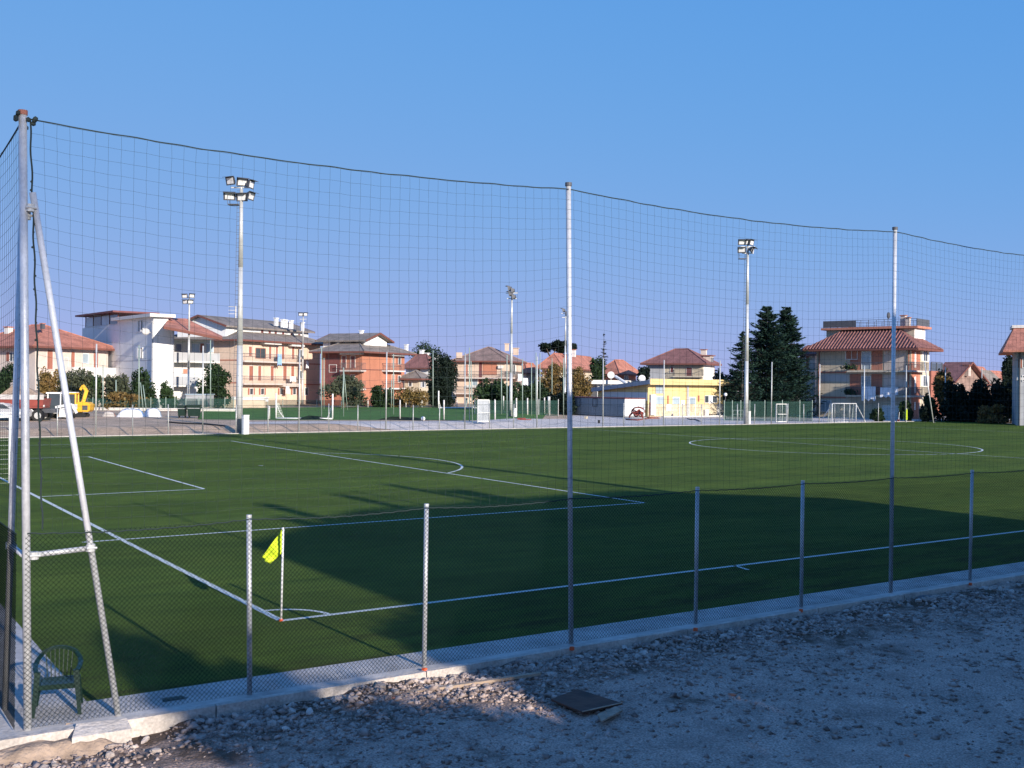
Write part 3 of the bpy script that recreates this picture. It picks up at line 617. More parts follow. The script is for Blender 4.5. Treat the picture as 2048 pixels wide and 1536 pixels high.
def mast(P,H,rb,rt_,label,lamps,platform=True,s_=.75,mt='galv_far',steps=None):
    m_=thing('floodlight_mast',P,label,'floodlight'); P=np.array(P,float); z=np.array([0,0,1.])
    mb=MB(); seg=[0,.36,.68,1]; 
    for i in range(3):
        ra=rb+(rt_-rb)*seg[i]; rbb=rb+(rt_-rb)*seg[i+1]; mb.tube(P+z*H*seg[i],P+z*H*seg[i+1],ra,16,rbb-.01)
    o=obj('pole',mb,M[mt],m_); 
    for pl in o.data.polygons: pl.use_smooth=len(pl.vertices)==4
    obj('base_flange',MB().tube(P,P+z*.06,rb*1.7,14),M['darkgrey'],m_)
    hd=P+z*H
    obj('head_frame',MB().beam(hd-RT*1.0*s_+z*.1,hd+RT*1.0*s_+z*.1,.09,.09).beam(hd-RT*.8*s_-z*.75*s_,hd+RT*.8*s_-z*.75*s_,.09,.09).beam(hd,hd+z*.6*s_,.1,.1),M['galv_far'],m_)
    for (dx,dz,yw,tl) in lamps:
        a_=MB(); b_=MB(); c=hd+RT*dx*s_+z*dz*s_-FW*.2; flood(a_,b_,c,yw,tl,s_*.98); o=obj('floodlight',a_,M['darkgrey'],m_); obj('reflector',b_,M['lens'],o)
    if platform:
        q=hd-z*1.55*s_-RT*.75*s_; pm=MB().box(q,(1.0*s_,.8*s_,.06),YAW-math.pi/2)
        for a_,b_ in ((-.5,-.4),(.5,-.4),(-.5,.4),(.5,.4)):
            c=q+RT*a_*s_+FW*b_*s_; pm.tube(c,c+z*.9*s_,.015,5)
        pm.path([q+RT*x_*s_+FW*y_*s_+z*.9*s_ for x_,y_ in ((-.5,-.4),(.5,-.4),(.5,.4),(-.5,.4),(-.5,-.4))],.015,5)
        obj('service_platform',pm,M['darkgrey'],m_)
        ld=MB(); c=P-RT*(rb*.9)
        for k in range(int(H/.32)-6):
            zz=2.5+k*.32; rr_=rb+(rt_-rb)*zz/H; ld.box(P-RT*(rr_+.09)+z*zz,(.22,.02,.02),YAW-math.pi/2)
        ld.beam(P-RT*(rb+.18)+z*2.5,P-RT*(rt_+.18)+z*(H-1.2),.02,.02)
        obj('ladder',ld,M['darkgrey'],m_)
    return m_
six=[(-1.05,.75,YAW+2.6,-.25),(.15,.62,YAW+3.7,-.3),(1.05,.38,YAW+4.5,-.2),(-1.1,-.75,YAW+3.3,-.35),(.1,-.85,YAW+3.0,-.3),(1.05,-.75,YAW+4.4,-.3)]
b1=gp(478,866,-.03); b1=np.array([b1[0],60.15,0]); 
t1=(60.15-CAM[1])/ray(478,866)[1]; b1=CAM+ray(478,866)*t1; b1[2]=.0
D1=(b1-CAM)@FW; H1=zat(482,378,D1)
mast(b1,H1,.26,.13,'tall silver floodlight mast with six lamps standing left beyond the far touchline',six)
b2=gp(1492,849); D2=(b2-CAM)@FW; H2=zat(1490,495,D2)
mast(b2,H2,.24,.12,'tall silver floodlight mast with lamps beside the dark cedars on the right',[(-.85,.75,YAW+3.1,-.3),(.1,.75,YAW+3.5,-.3),(.5,.7,YAW+4.0,-.2),(-.9,-.35,YAW+2.9,-.25),(.6,-.3,YAW+4.3,-.35),(.75,-.45,YAW+4.4,-.35)],s_=.72)
mast((20.15,-4.7,0),19.6,.26,.13,'tall silver floodlight mast on the near touchline just right of the view',six)
four=[(-.8,.35,YAW+3.0,-.2),(.55,.4,YAW+3.9,-.2),(-.7,-.75,YAW+2.8,-.2),(.3,-.75,YAW+3.9,-.2)]
for u,vt,d,lab,la in ((377,596,125,'slim pale floodlight mast rising behind the dark green bins',four),(605,632,157,'slim grey floodlight mast in front of the peach apartment block',[(-.5,.4,YAW+3.1,-.2),(.6,.4,YAW+3.9,-.2)]),(1022,588,110,'slim silver floodlight mast rising from the path by the grey gate panel',[(-.5,.9,YAW+1.2,-.2),(0,.55,YAW+1.3,-.2),(-.3,.0,YAW+1.1,-.2),(.2,-.5,YAW+1.2,-.2)]),(1130,628,145,'slim floodlight mast partly hidden behind the middle tall fence post',[(-.6,.8,YAW+1.2,-.2),(.2,.1,YAW+1.2,-.2)])):
    b_=dp(u,d); b_[2]=gz(b_[0],b_[1]); mast(b_,zat(u,vt,d)-b_[2],.19,.09,lab,la,platform=False,s_=.62)
for (u0,u1,vt,vb,lab,Df) in ((484,499,831,867,'white electrical cabinet at the foot of the left tall floodlight mast',-1.2),(1495,1502.5,823,849,'narrow white electrical cabinet at the foot of the right tall floodlight mast',0),(1027,1034,817,839,'dirty white cabinet beside the slim mast on the path',0)):
    D=((D1+Df) if u0==484 else D2 if u0==1495 else 109); c=dp((u0+u1)/2,D); wz=(u1-u0)*D/FPX; zb=float(gz(c[0],c[1])) if u0!=484 else 0; zt=zat(u0,vt,D)
    cb_=thing('electrical_cabinet',(c[0],c[1],zb),lab,'cabinet'); obj('body',MB().box((c[0],c[1],(zb+zt)/2),(wz*.8,wz*.55,zt-zb),R(12)),M['whitepaint'],cb_); obj('lid',MB().box((c[0],c[1],zt+.02),(wz*.88,wz*.62,.05),R(12)),M['offwhite'],cb_)
# ------------------------------------------------------------------ buildings
class House:
    """a building set out from its near corner: local x along the right-hand face, local y along the left-hand face"""
    def __init__(s,name,label,cat,uc,d,rot,uL,uR):
        s.P=dp(uc,d); s.P[2]=0; s.ax=np.array([math.cos(R(rot)),math.sin(R(rot)),0]); s.ay=np.array([-s.ax[1],s.ax[0],0]); s.rot=R(rot)
        s.g=float(gz(s.P[0],s.P[1])); s.W=s.su('R',uR); s.D=s.su('L',uL); s.root=thing(name,(s.P[0],s.P[1],s.g),label,cat); s.d=d
    def L(s,x,y,z): return s.P+s.ax*x+s.ay*y+np.array([0,0,z])
    def base(s,face,off=0):
        return (s.P-s.ay*off,s.ax) if face=='R' else (s.P-s.ax*off,s.ay)
    def su(s,face,u,off=0,z=6):
        P,a=s.base(face,off); k=(u-1024)/FPX
        q=P-CAM; q=np.array([q[0],q[1],z-CAM[2]]); R0=q@RT; D0=q@FW
        return (k*D0-R0)/(a@RT-k*(a@FW))
    def zu(s,face,u,v,off=0):
        P,a=s.base(face,off); S_=s.su(face,u,off); q=P+a*S_; D=(q-CAM)@FW
        return zat(u,v,D)
    def pt(s,face,S_,z,off=0): P,a=s.base(face,off); return P+a*S_+np.array([0,0,z])
    def rect(s,face,S0,S1,z0,z1,o0,o1,mb=None):
        mb=mb or MB(); P=[s.pt(face,S_,z,o) for z in (z0,z1) for S_,o in ((S0,o0),(S1,o0),(S1,o1),(S0,o1))]
        return mb.hexa(P)
    def px(s,face,u0,v0,u1,v1,off=0):
        uc=(u0+u1)/2; S0,S1=sorted((s.su(face,u0,off),s.su(face,u1,off))); z1,z0=s.zu(face,uc,v0,off),s.zu(face,uc,v1,off); return S0,S1,z0,z1
    def box(s,name,x0,x1,y0,y1,z0,z1,mt,par=None):
        P=[s.L(x,y,z) for z in (z0,z1) for x,y in ((x0,y0),(x1,y0),(x1,y1),(x0,y1))]; return obj(name,MB().hexa(P),M[mt],par or s.root)
    def panel(s,name,face,u0,v0,u1,v1,mt,proud=.03,par=None,off=0):
        S0,S1,z0,z1=s.px(face,u0,v0,u1,v1,off); return obj(name,s.rect(face,S0,S1,z0,z1,off+proud,off-.04),M[mt],par or s.root)
    def win(s,face,u0,v0,u1,v1,glass='glass',frame='white',shut=None,fw=.07,mull=True,name='window'):
        S0,S1,z0,z1=s.px(face,u0,v0,u1,v1); mb=MB()
        if S1-S0<.5: fw=.05
        for a,b_,c,d in ((S0-fw,S1+fw,z1,z1+fw),(S0-fw,S1+fw,z0-fw,z0),(S0-fw,S0,z0,z1),(S1,S1+fw,z0,z1)): s.rect(face,a,b_,c,d,.07,-.03,mb)
        if mull and S1-S0>.9: m_=(S0+S1)/2; s.rect(face,m_-.03,m_+.03,z0,z1,.05,-.03,mb)
        o=obj(name,mb,M[frame],s.root); obj('pane',s.rect(face,S0,S1,z0,z1,.015,-.03),M[glass],o)
        if shut:
            w_=min(.55,(S1-S0)*.5)
            for a in (S0-fw-w_,S1+fw): obj('shutter',s.rect(face,a,a+w_,z0-.03,z1+.03,.05,.005),M[shut],o)
        return o
    def door(s,face,u0,v0,u1,v1,leaf='shutter',frame='offwhite',name='door'):
        S0,S1,z0,z1=s.px(face,u0,v0,u1,v1); mb=MB()
        for a,b_,c,d in ((S0-.06,S1+.06,z1,z1+.07),(S0-.06,S0,z0,z1),(S1,S1+.06,z0,z1)): s.rect(face,a,b_,c,d,.06,-.03,mb)
        o=obj(name,mb,M[frame],s.root); obj('door_leaf',s.rect(face,S0,S1,z0,z1,.02,-.03),M[leaf],o)
        return o
    def balcony(s,face,u0,u1,v,proj=1.1,th=.2,rail='bars',mt='pink',railh=1.0,railmat='darkgrey'):
        S0,S1=sorted((s.su(face,u0,proj),s.su(face,u1,proj))); z=s.zu(face,(u0+u1)/2,v,proj)
        b_=obj('balcony',s.rect(face,S0,S1,z-th,z,proj,-.05),M[mt],s.root); mb=MB()
        if rail=='bars':
            for a,c in (((S0,proj-.06),(S1,proj-.06)),((S0+.03,0),(S0+.03,proj-.06)),((S1-.03,0),(S1-.03,proj-.06))):
                p,q=s.pt(face,a[0],z,a[1]),s.pt(face,c[0],z,c[1]); Ln=np.linalg.norm(q-p); up_=np.array([0,0,railh])
                mb.beam(p+up_,q+up_,.05,.05); n=max(2,int(Ln/.14))
                for i in range(n+1): t_=p+(q-p)*i/n; mb.beam(t_,t_+up_,.018,.018)
            obj('railing',mb,M[railmat],b_)
        elif rail=='solid':
            s.rect(face,S0,S1,z,z+railh,proj,proj-.12,mb); s.rect(face,S0,S0+.1,z,z+railh,proj-.12,0,mb); s.rect(face,S1-.1,S1,z,z+railh,proj-.12,0,mb); obj('parapet',mb,M[railmat],b_)
        return b_
    def band(s,face,u0,u1,v,h_=.16,mt='redwall',proud=.05):
        S0,S1=sorted((s.su(face,u0),s.su(face,u1))); z=s.zu(face,(u0+u1)/2,v); return obj('floor_band',s.rect(face,S0,S1,z-h_,z,proud,-.03),M[mt],s.root)
    def walls(s,z1,mt,z0=None,x0=0,x1=None,y0=0,y1=None,name='wall'):
        return s.box(name,x0,s.W if x1 is None else x1,y0,s.D if y1 is None else y1,s.g-.3 if z0 is None else z0,z1,mt)
    def hip(s,ze,zr,mt,oh=.9,x0=0,x1=None,y0=0,y1=None,inset=None,ribs=0,name='roof',th=.22):
        x1=s.W if x1 is None else x1; y1=s.D if y1 is None else y1; a,b_,c,d=x0-oh,x1+oh,y0-oh,y1+oh
        E_=[s.L(a,c,ze),s.L(b_,c,ze),s.L(b_,d,ze),s.L(a,d,ze)]
        if (b_-a)>=(d-c):
            i=(d-c)/2 if inset is None else inset; R0,R1=s.L(a+i,(c+d)/2,zr),s.L(b_-i,(c+d)/2,zr); F=[(0,1,5,4),(1,2,5),(2,3,4,5),(3,0,4)]
        else:
            i=(b_-a)/2 if inset is None else inset; R0,R1=s.L((a+b_)/2,c+i,zr),s.L((a+b_)/2,d-i,zr); F=[(0,1,4),(1,2,5,4),(2,3,5),(3,0,4,5)]
        V=E_+[R0,R1]+[e-np.array([0,0,th]) for e in E_]; F=F+[(0,6,7,1),(1,7,8,2),(2,8,9,3),(3,9,6,0),(6,9,8,7)]
        o=obj(name,MB().add(V,F),M[mt],s.root)
        fm=MB()
        for p,q in ((0,1),(1,2),(2,3),(3,0)): fm.beam(E_[p]-np.array([0,0,th*.5]),E_[q]-np.array([0,0,th*.5]),.10,th+.02)
        obj('eaves_board',fm,M['eaves'],o); rm=MB(); rm.tube(R0,R1,.12,6)
        for e,r_ in ((0,R0),(1,R0 if (b_-a)<(d-c) else R1),(2,R1),(3,R1 if (b_-a)<(d-c) else R0)): rm.tube(E_[e],r_,.10,6)
        obj('ridge_tiles',rm,M[mt],o)
        if ribs:
            rb=MB()
            for k in range(int((d-c)/ribs)):       # left slope
                y=c+ribs*(k+.5); f=max(0,min(1,(y-c)/i,(d-y)/i)) if (b_-a)<(d-c) else max(0,1-abs(y-(c+d)/2)/((d-c)/2))
                top=s.L(a,y,ze)+(s.L((a+b_)/2 if (b_-a)<(d-c) else a+i,y,zr)-s.L(a,y,ze))*f
                rb.tube(s.L(a-.05,y,ze+.03),top+np.array([0,0,.04]),ribs*.27,5)
            for k in range(int((b_-a)/ribs)):      # near slope
                x=a+ribs*(k+.5); f=max(0,min(1,(x-a)/i,(b_-x)/i)) if (b_-a)>=(d-c) else max(0,1-abs(x-(a+b_)/2)/((b_-a)/2))
                top=s.L(x,c,ze)+(s.L(x,(c+d)/2 if (b_-a)>=(d-c) else c+i,zr)-s.L(x,c,ze))*f
                rb.tube(s.L(x,c-.05,ze+.03),top+np.array([0,0,.04]),ribs*.27,5)
            T(obj('tile_rows',rb,M[mt],o),kind='stuff')
        return o
    def gable(s,ze,zr,mt,oh=.8,x0=0,x1=None,y0=0,y1=None,along='y',wall=None,th=.22,name='roof'):
        x1=s.W if x1 is None else x1; y1=s.D if y1 is None else y1; a,b_,c,d=x0-oh,x1+oh,y0-oh,y1+oh; mb=MB(); z=np.array([0,0,th])
        if along=='y': A=[(s.L(a,c,ze),s.L(a,d,ze),s.L((a+b_)/2,d,zr),s.L((a+b_)/2,c,zr)),(s.L(b_,c,ze),s.L(b_,d,ze),s.L((a+b_)/2,d,zr),s.L((a+b_)/2,c,zr))]; W_=[[s.L(x0,yy,ze),s.L(x1,yy,ze),s.L((x0+x1)/2,yy,zr-.25)] for yy in (y0,y1)]; nv=s.ay
        else: A=[(s.L(a,c,ze),s.L(b_,c,ze),s.L(b_,(c+d)/2,zr),s.L(a,(c+d)/2,zr)),(s.L(a,d,ze),s.L(b_,d,ze),s.L(b_,(c+d)/2,zr),s.L(a,(c+d)/2,zr))]; W_=[[s.L(xx,y0,ze),s.L(xx,y1,ze),s.L(xx,(y0+y1)/2,zr-.25)] for xx in (x0,x1)]; nv=s.ax
        for Q in A: mb.hexa([q-z for q in Q]+list(Q))
        o=obj(name,mb,M[mt],s.root); bm=MB()
        for Q in A:
            bm.beam(Q[0]-z*.5,Q[3]-z*.5,.1,th+.04); bm.beam(Q[1]-z*.5,Q[2]-z*.5,.1,th+.04)
        obj('verge_board',bm,M['eaves'],o)
        if wall:
            for k,Wq in enumerate(W_):
                off=nv*(.0 if k==0 else -.2); V=[q+off for q in Wq]+[q+off+nv*.2 for q in Wq]; obj('gable_wall',MB().add(V,[(0,1,2),(3,5,4),(0,3,4,1),(1,4,5,2),(2,5,3,0)]),M[wall],s.root)
        return o
    def chim(s,u,v0,v1,D,w_=.5,mt='white',cap='rooftile'):
        p=dp(u,D); z1,z0=zat(u,v0,D),zat(u,v1,D); o=obj('chimney',MB().box((p[0],p[1],(z1+z0)/2),(w_,w_,z1-z0),s.rot),M[mt],s.root); obj('chimney_cap',MB().box((p[0],p[1],z1+.06),(w_*1.35,w_*1.35,.1),s.rot),M[cap],o)
# A: red-roofed house at the left edge
A=House('house','low house with red hipped roof and long brown shutters at the left edge','house',70,127,28,-70,216)
zE=A.zu('R',70,692); A.walls(zE,'pink'); A.hip(zE,A.zu('R',70,692)+2.9,'rooftile',oh=1.1)
for u0,u1,v0,v1 in ((94,105,700,738),(142,149,703,736),(187,196,704,746)): A.door('R',u0,v0,u1,v1)
A.door('R',128,716,136,740,leaf='soffit'); A.win('R',165,708,176,726,glass='paleglass')
A.balcony('R',148,233,751,proj=1.4,th=.25,rail='solid',mt='offwhite',railmat='offwhite',railh=1.0); A.win('L',20,705,32,722,shut='shutter'); A.win('L',-20,705,-8,722,shut='shutter')
obj('downpipe',MB().tube(A.pt('R',.15,A.g,.08),A.pt('R',.15,zE,.08),.06,6),M['galv_far'],A.root)
A.chim(16,655,668,134,.7,'offwhite'); A.chim(84,648,658,130,.4,'darkgrey')
# B: white block with roof-top veranda and red lean-to roof
B=House('apartment_house','bright white flat-roofed house with brown rooftop veranda and a lower red roof on its right','house',306,126,6,164,348)
zt=B.zu('L',306,634); zl=B.zu('L',200,653); yU=B.su('L',234); xU=B.su('R',336)
B.walls(zl,'white'); B.box('upper_wall',0.004,xU,0.004,yU,zl,zt,'white')
B.box('roof_slab',-.7,xU+.6,-.7,yU+.4,zt,zt+.38,'offwhite')
v0=B.zu('L',200,630); yV=B.su('L',168)
fr=MB(); 
for k in range(5):
    y=yU+.15+(yV-yU-.3)*k/4; p=B.L(.15,y,zl); fr.beam(p,p+np.array([0,0,v0-zl]),.14,.14)
vr=obj('veranda_frame',fr,M['maroon'],B.root)
for k in range(4):
    y0=yU+.2+(yV-yU-.35)*k/4; y1=yU+.1+(yV-yU-.35)*(k+1)/4; B.box('pane',.12,.16,y0,y1,zl+.1,v0-.15,'paleglass' if k%2 else 'glass',vr)
B.box('veranda_sill',.05,.3,yU+.05,yV,zl,zl+.16,'offwhite'); B.box('veranda_roof',-1.0,5,yU-1.2,yV+.8,v0,v0+.22,'maroon')
for v0_,v1_ in ((641,663),(696,716)):
    B.win('L',277,v0_,285.5,v1_,shut=None,glass='glass'); B.panel('shutter','L',272.5,v0_,276,v1_+1,'white',.08); B.panel('shutter','L',280,v0_+1,282.5,v1_,'white',.09)
B.band('L',222,305,721,.06,'greyside',.02)
obj('downpipe',MB().tube(B.pt('L',.12,B.g,.08),B.pt('L',.12,zl,.08),.07,6).tube(B.pt('R',B.W-.1,B.g,.08),B.pt('R',B.W-.1,zl-1,.08),.07,6),M['greyside'],B.root)
dsh=MB(); c=B.pt('L',.6,B.zu('L',300,664),.7); dsh.tube(c,c+np.array([-.04,-.10,.05]),.45,14,.38); dsh.beam(c,B.pt('L',.6,c[2]-.1,0),.05,.05); obj('satellite_dish',dsh,M['soffit'],B.root)
# red-roofed wing on its right, set back, with balconies
x0w,x1w=B.W,B.W+ (B.su('R',442)-B.W); zw=B.zu('R',349,676)
B2w=B.box('wing_wall',x0w+.004,x1w,2.2,12,B.g-.3,zw,'offwhite')
ro=MB(); ze=B.zu('R',440,675); zr_=B.zu('R',336,637)
pA=[dp(327,122,653),dp(444,128,676),dp(445,133,672),dp(372,131,637),dp(338,129,636)]
ro.slabpoly(pA,.22); obj('wing_roof',ro,M['rooftile'],B.root); ro=MB(); ro.beam(pA[0]-np.array([0,0,.12]),pA[1]-np.array([0,0,.12]),.12,.3); obj('verge_board',ro,M['eaves'],B.root)
B.box('awning_box',x0w+.2,x1w-1.5,.9,2.19,B.zu('R',390,682),B.zu('R',390,678),'offwhite')
for vv in (722,770):
    z=B.zu('R',395,vv); x1_=x1w if vv<760 else B.su('R',400); o=B.box('balcony',x0w+.01,x1_,.35,2.19,z-.22,z,'offwhite'); B.box('parapet',x0w+.01,x1_,.35,.47,z+.002,z+1.0,'greyside',o)
def recess(u0,v0,u1,v1,mt,nm):
    S0,S1=sorted((B.su('R',u0,-2.2),B.su('R',u1,-2.2))); z1,z0=B.zu('R',(u0+u1)/2,v0,-2.2),B.zu('R',(u0+u1)/2,v1,-2.2)
    o=B.box(nm,S0-.07,S1+.07,2.14,2.19,z0-.05,z1+.07,'white'); B.box('pane' if nm=='window' else 'door_leaf',S0,S1,2.10,2.139,z0,z1,mt,o)
recess(383,688,397,704,'paleglass','window'); recess(400,687,407,706,'shutter','door'); recess(412,688,425,704,'paleglass','window'); recess(366,738,376,747,'redwall','window'); recess(352,688,362,704,'glass','window')
# C: long peach block with grey roof and white attic
Cb=House('apartment_block','long peach apartment block with grey roof, white attic storey and chimneys','building',476,147,28,414,640)
zE=Cb.zu('R',476,679); Cb.walls(zE,'peach',y1=max(Cb.D,14)); Cb.D=max(Cb.D,14)
zA0=zE+1.2; zA=Cb.zu('R',520,657,-3); 
Cb.hip(zE,zE+3.0,'roofgrey',oh=1.2)
xa=Cb.su('R',515,-2.4)-.0; 
Cb.box('attic_wall',xa-6.5,Cb.su('R',616,-2.4),2.4,Cb.D-2.4,zE,zA,'white')
Cb.gable(zA,Cb.zu('R',441,632,-6),'roofgrey',oh=.7,x0=xa-6.5,x1=Cb.su('R',616,-2.4),y0=2.4,y1=Cb.D-2.4,along='x',wall='white')
for u in (523,538,550,565,582,597):
    S0,S1=sorted((Cb.su('R',u-2.2,-2.4),Cb.su('R',u+2.2,-2.4))); z1=Cb.zu('R',u,660+(u-523)*.11,-2.4); z0=Cb.zu('R',u,667+(u-523)*.11,-2.4)
    o=Cb.box('attic_window',S0-.05,S1+.05,2.35,2.4,z0-.05,z1+.05,'white'); Cb.box('pane',S0,S1,2.32,2.349,z0,z1,'maroon',o)
for u,v0,v1 in ((551,637,652),(564.5,640,655),(569.5,641,656),(581,642,658),(603,646,662)): Cb.chim(u,v0,v1,158,.45,'white','white')
for u0,u1,v in ((489,606,723),(489,604,767)): Cb.balcony('R',u0,u1,v,proj=1.2,mt='pink')
Cb.win('R',511,697,530,716,glass='glass',frame='shutter')
for u0,u1 in ((497,503),(537,542),(551,555),(563,568),(583,588)): Cb.door('R',u0,693,u1,718 if u0!=497 else 712)
for u0,u1 in ((498,506),(516,522),(541,547),(566,573),(582,588)): Cb.door('R',u0,732,u1,761)
for u0,u1 in ((500,506),(522,528),(560,566),(586,592)): Cb.win('R',u0,777,u1,789,shut='shutter')
Cb.win('R',598,700,603,714); Cb.win('R',598,742,603,756); Cb.win('R',610,776,616,790)
for u0,u1,v in ((529,562,686),(583,608,690),(566,600,770)):
    S0,S1,z0,z1=Cb.px('R',u0,v-3,u1,v+3,.9); obj('rolled_awning',Cb.rect('R',S0,S1,z0,z1,1.0,.004),M['offwhite'],Cb.root)
for v in (727,768): Cb.band('R',609,640,v)
for v in (719,764): Cb.band('L',416,474,v)
def cloth(H_,face,u0,v0,u1,v1,mt,label,off=1.25,name='laundry'):
    S0,S1,z0,z1=H_.px(face,u0,v0,u1,v1,off); V=[];F=[]; n=8
    for i in range(n+1):
        for j in range(4):
            S_=S0+(S1-S0)*i/n; V.append(H_.pt(face,S_,z1+(z0-z1)*j/3*(1+.10*math.sin(i*1.9)),off+.05*math.sin(i*1.5+j)))
    for i in range(n):
        for j in range(3): F.append((i*4+j,i*4+j+1,i*4+j+5,i*4+j+4))
    o=obj(name,MB().add(V,F),M[mt]); md=o.modifiers.new('t','SOLIDIFY'); md.thickness=.03; return T(o,label,'laundry','washing hung on the balconies')
cloth(Cb,'R',555,708,563,730,'bluecloth','pale blue sheet hanging over the top balcony of the peach block'); cloth(Cb,'R',612,722,617,736,'laundry','small white cloth hanging at the right end of the peach block')
cloth(Cb,'R',580,753,592,763,'laundry','white cloth on the middle balcony of the peach block'); cloth(Cb,'R',572,773,579,787,'laundry','white sheet hanging below the middle balcony of the peach block')
an=MB(); p=dp(470,150); z0,z1=zat(470,636,150),zat(470,612,150); an.beam((p[0],p[1],z0),(p[0],p[1],z1),.12,.12); 
for k in range(3): an.beam((p[0]-.1,p[1],z1-.1-k*.5),(p[0]-RT[0]*1.0,p[1]-RT[1]*1.0,z1-.1-k*.5),.06,.06)
obj('roof_antenna',an,M['offwhite'],Cb.root)
# D: brick block
Db=House('apartment_block','orange-red brick apartment block with grey roof and white gabled attic','building',724,152,28,643,809)
zE=Db.zu('L',724,703); Db.walls(zE,'brick'); Db.hip(zE,zE+2.0,'roofgrey',oh=1.3)
ya=Db.su('L',640,-3); y0=1.2; zA=Db.zu('L',680,681,-2.2)
Db.box('attic_wall',2.2,Db.W-3,y0,Db.D+1.5,zE,zA,'white'); Db.gable(zA,zA+1.2,'roofgrey',oh=.8,x0=2.2,x1=Db.W-3,y0=y0,y1=Db.D+1.5,along='y',wall='white')
for u0,u1 in ((661,671),(702,711)):
    S0,S1=sorted((Db.su('L',u0,-2.2),Db.su('L',u1,-2.2))); z1=Db.zu('L',u0,683,-2.2); z0=Db.zu('L',u0,690,-2.2); o=Db.box('attic_window',2.14,2.2,S0-.05,S1+.05,z0-.05,z1+.05,'white'); Db.box('pane',2.10,2.139,S0,S1,z0,z1,'glass',o)
Db.panel('recessed_bay','L',651,704,680,772,'maroon',.02); Db.win('L',659,730,673,744,glass='maroon',frame='offwhite',mull=False,name='square_window')
for v in (740,777): Db.balcony('L',680,722,v,proj=1.2,mt='pink')
for u0,u1 in ((684,692),(702,710)):
    for v in (712,750): Db.door('L',u0,v,u1,v+24,leaf='maroon')
for v in (707,742):
    S0,S1,z0,z1=Db.px('L',680,v-2,721,v+2,.8); obj('rolled_awning',Db.rect('L',S0,S1,z0,z1,.9,.004),M['offwhite'],Db.root)
for v in (739,776): Db.band('R',724,775,v,.10,'maroon')
for v in (741,776): Db.balcony('R',776,811,v,proj=1.1,mt='offwhite')
for v in (714,750):
    Db.door('R',784,v,789,v+22,leaf='shutter'); Db.win('R',796,v+2,801,v+14,shut='shutter')
S0,S1,z0,z1=Db.px('R',783,706,808,712,.8); obj('rolled_awning',Db.rect('R',S0,S1,z0,z1,.9,.004),M['white'],Db.root)
Db.chim(722,662,676,158,.45,'white','white'); Db.chim(812,690,706,170,.45,'white','white')
# E: white house behind, small grey-roofed house in front
Eb=House('house','white house with brownish roof and white chimneys behind the brick block','house',858,185,28,812,876)
zE=Eb.zu('L',858,736); Eb.walls(zE,'white'); Eb.hip(zE,zE+2.4,'rooftile2',oh=.7); Eb.win('L',834,737,841,742,glass='maroon'); Eb.win('R',862,742,868,750)
for u,v0,v1 in ((843,701,716),(853,707,722),(873,711,726)): Eb.chim(u,v0,v1,188,.6,'white','white')
E2=House('house','small beige house with low grey roof in front of the white house','house',838,160,35,808,857)
zE=E2.zu('L',838,757); E2.walls(zE,'cream'); E2.hip(zE,zE+1.2,'roofgrey',oh=.8); E2.win('R',844,764,849,774,shut='greyside'); E2.win('L',818,764,824,772)
# F: beige block with brown hip roof
Fb=House('apartment_house','beige three-storey house with brown hipped roof and balconies in the middle distance','house',1011,178,42,912,1043)
zE=Fb.zu('L',1011,722); Fb.walls(zE,'peach'); Fb.hip(zE,Fb.zu('L',1011,697)+.4,'roofbrown',oh=.8)
Fb.chim(1013,688,702,184,.6,'peach','peach'); Fb.chim(1031,697,710,188,.8,'peach','peach')
p=Fb.pt('L',Fb.su('L',918),zE,-1); o=Fb.panel('dormer','L',913,705,924,716,'peach',.3)
Fb.door('L',929,729,936,752,leaf='redwall'); Fb.door('L',965,727,994,750,leaf='brick',frame='peach'); Fb.panel('recessed_bay','L',958,722,964,772,'maroon',.02); Fb.panel('air_conditioner','L',997,731,1006,737,'offwhite',.4)
Fb.balcony('L',912,1010,755,proj=1.1,mt='pink'); Fb.balcony('L',908,957,786,proj=1.1,mt='pink')
Fb.win('L',945,757,955,772,glass='paleglass'); Fb.balcony('L',933,960,773,proj=.5,mt='offwhite',rail='solid',railmat='offwhite',railh=.2)
Fb.door('L',930,796,936,809,leaf='glass'); Fb.win('R',1022,730,1030,748,shut='offwhite'); Fb.balcony('R',1012,1044,755,proj=1.0,mt='pink')
for u0,u1,v,q_ in ((1036,1046,748,'upper'),(1044,1056,756,'lower')): cloth(Fb,'R',u0,v,u1,v+14,'laundry',q_+' white sheet at the right corner of the beige brown-roofed house',off=1.6)
# G, H: red-roofed houses behind the hedge
G1=House('house','small house with orange-red roof left of the beige brown-roofed house','house',905,205,30,889,925); zE=G1.zu('L',905,744); G1.walls(zE,'pink'); G1.hip(zE,zE+1.6,'rooftile',oh=.6); G1.win('L',895,750,902,756,glass='paleglass')
G2=House('house','small pink-walled house with red roof between the beige house and the autumn tree','house',1052,200,25,1040,1075); zE=G2.zu('L',1052,746); G2.walls(zE,'pink'); G2.hip(zE,zE+1.9,'rooftile',oh=.6); G2.win('R',1060,752,1066,760)
Hb=House('house','wide house with large red roof, dark ridge openings and white gutter behind the autumn tree','house',1120,190,38,1084,1200); zE=Hb.zu('R',1120,736); Hb.walls(zE,'cream'); Hb.hip(zE,zE+2.7,'rooftile',oh=1.0)
for u0,u1 in ((1094,1102),(1132,1141),(1158,1167)): Hb.win('R' if u0>1120 else 'L',u0,743,u1,755,shut='shutter')
Hb.panel('roof_opening','R',1146,713,1158,718,'black',-1.5+1.6,off=-2.6); Hb.chim(1146,700,714,196,.8,'offwhite'); Hb.chim(1131,711,720,196,.6,'rooftile')
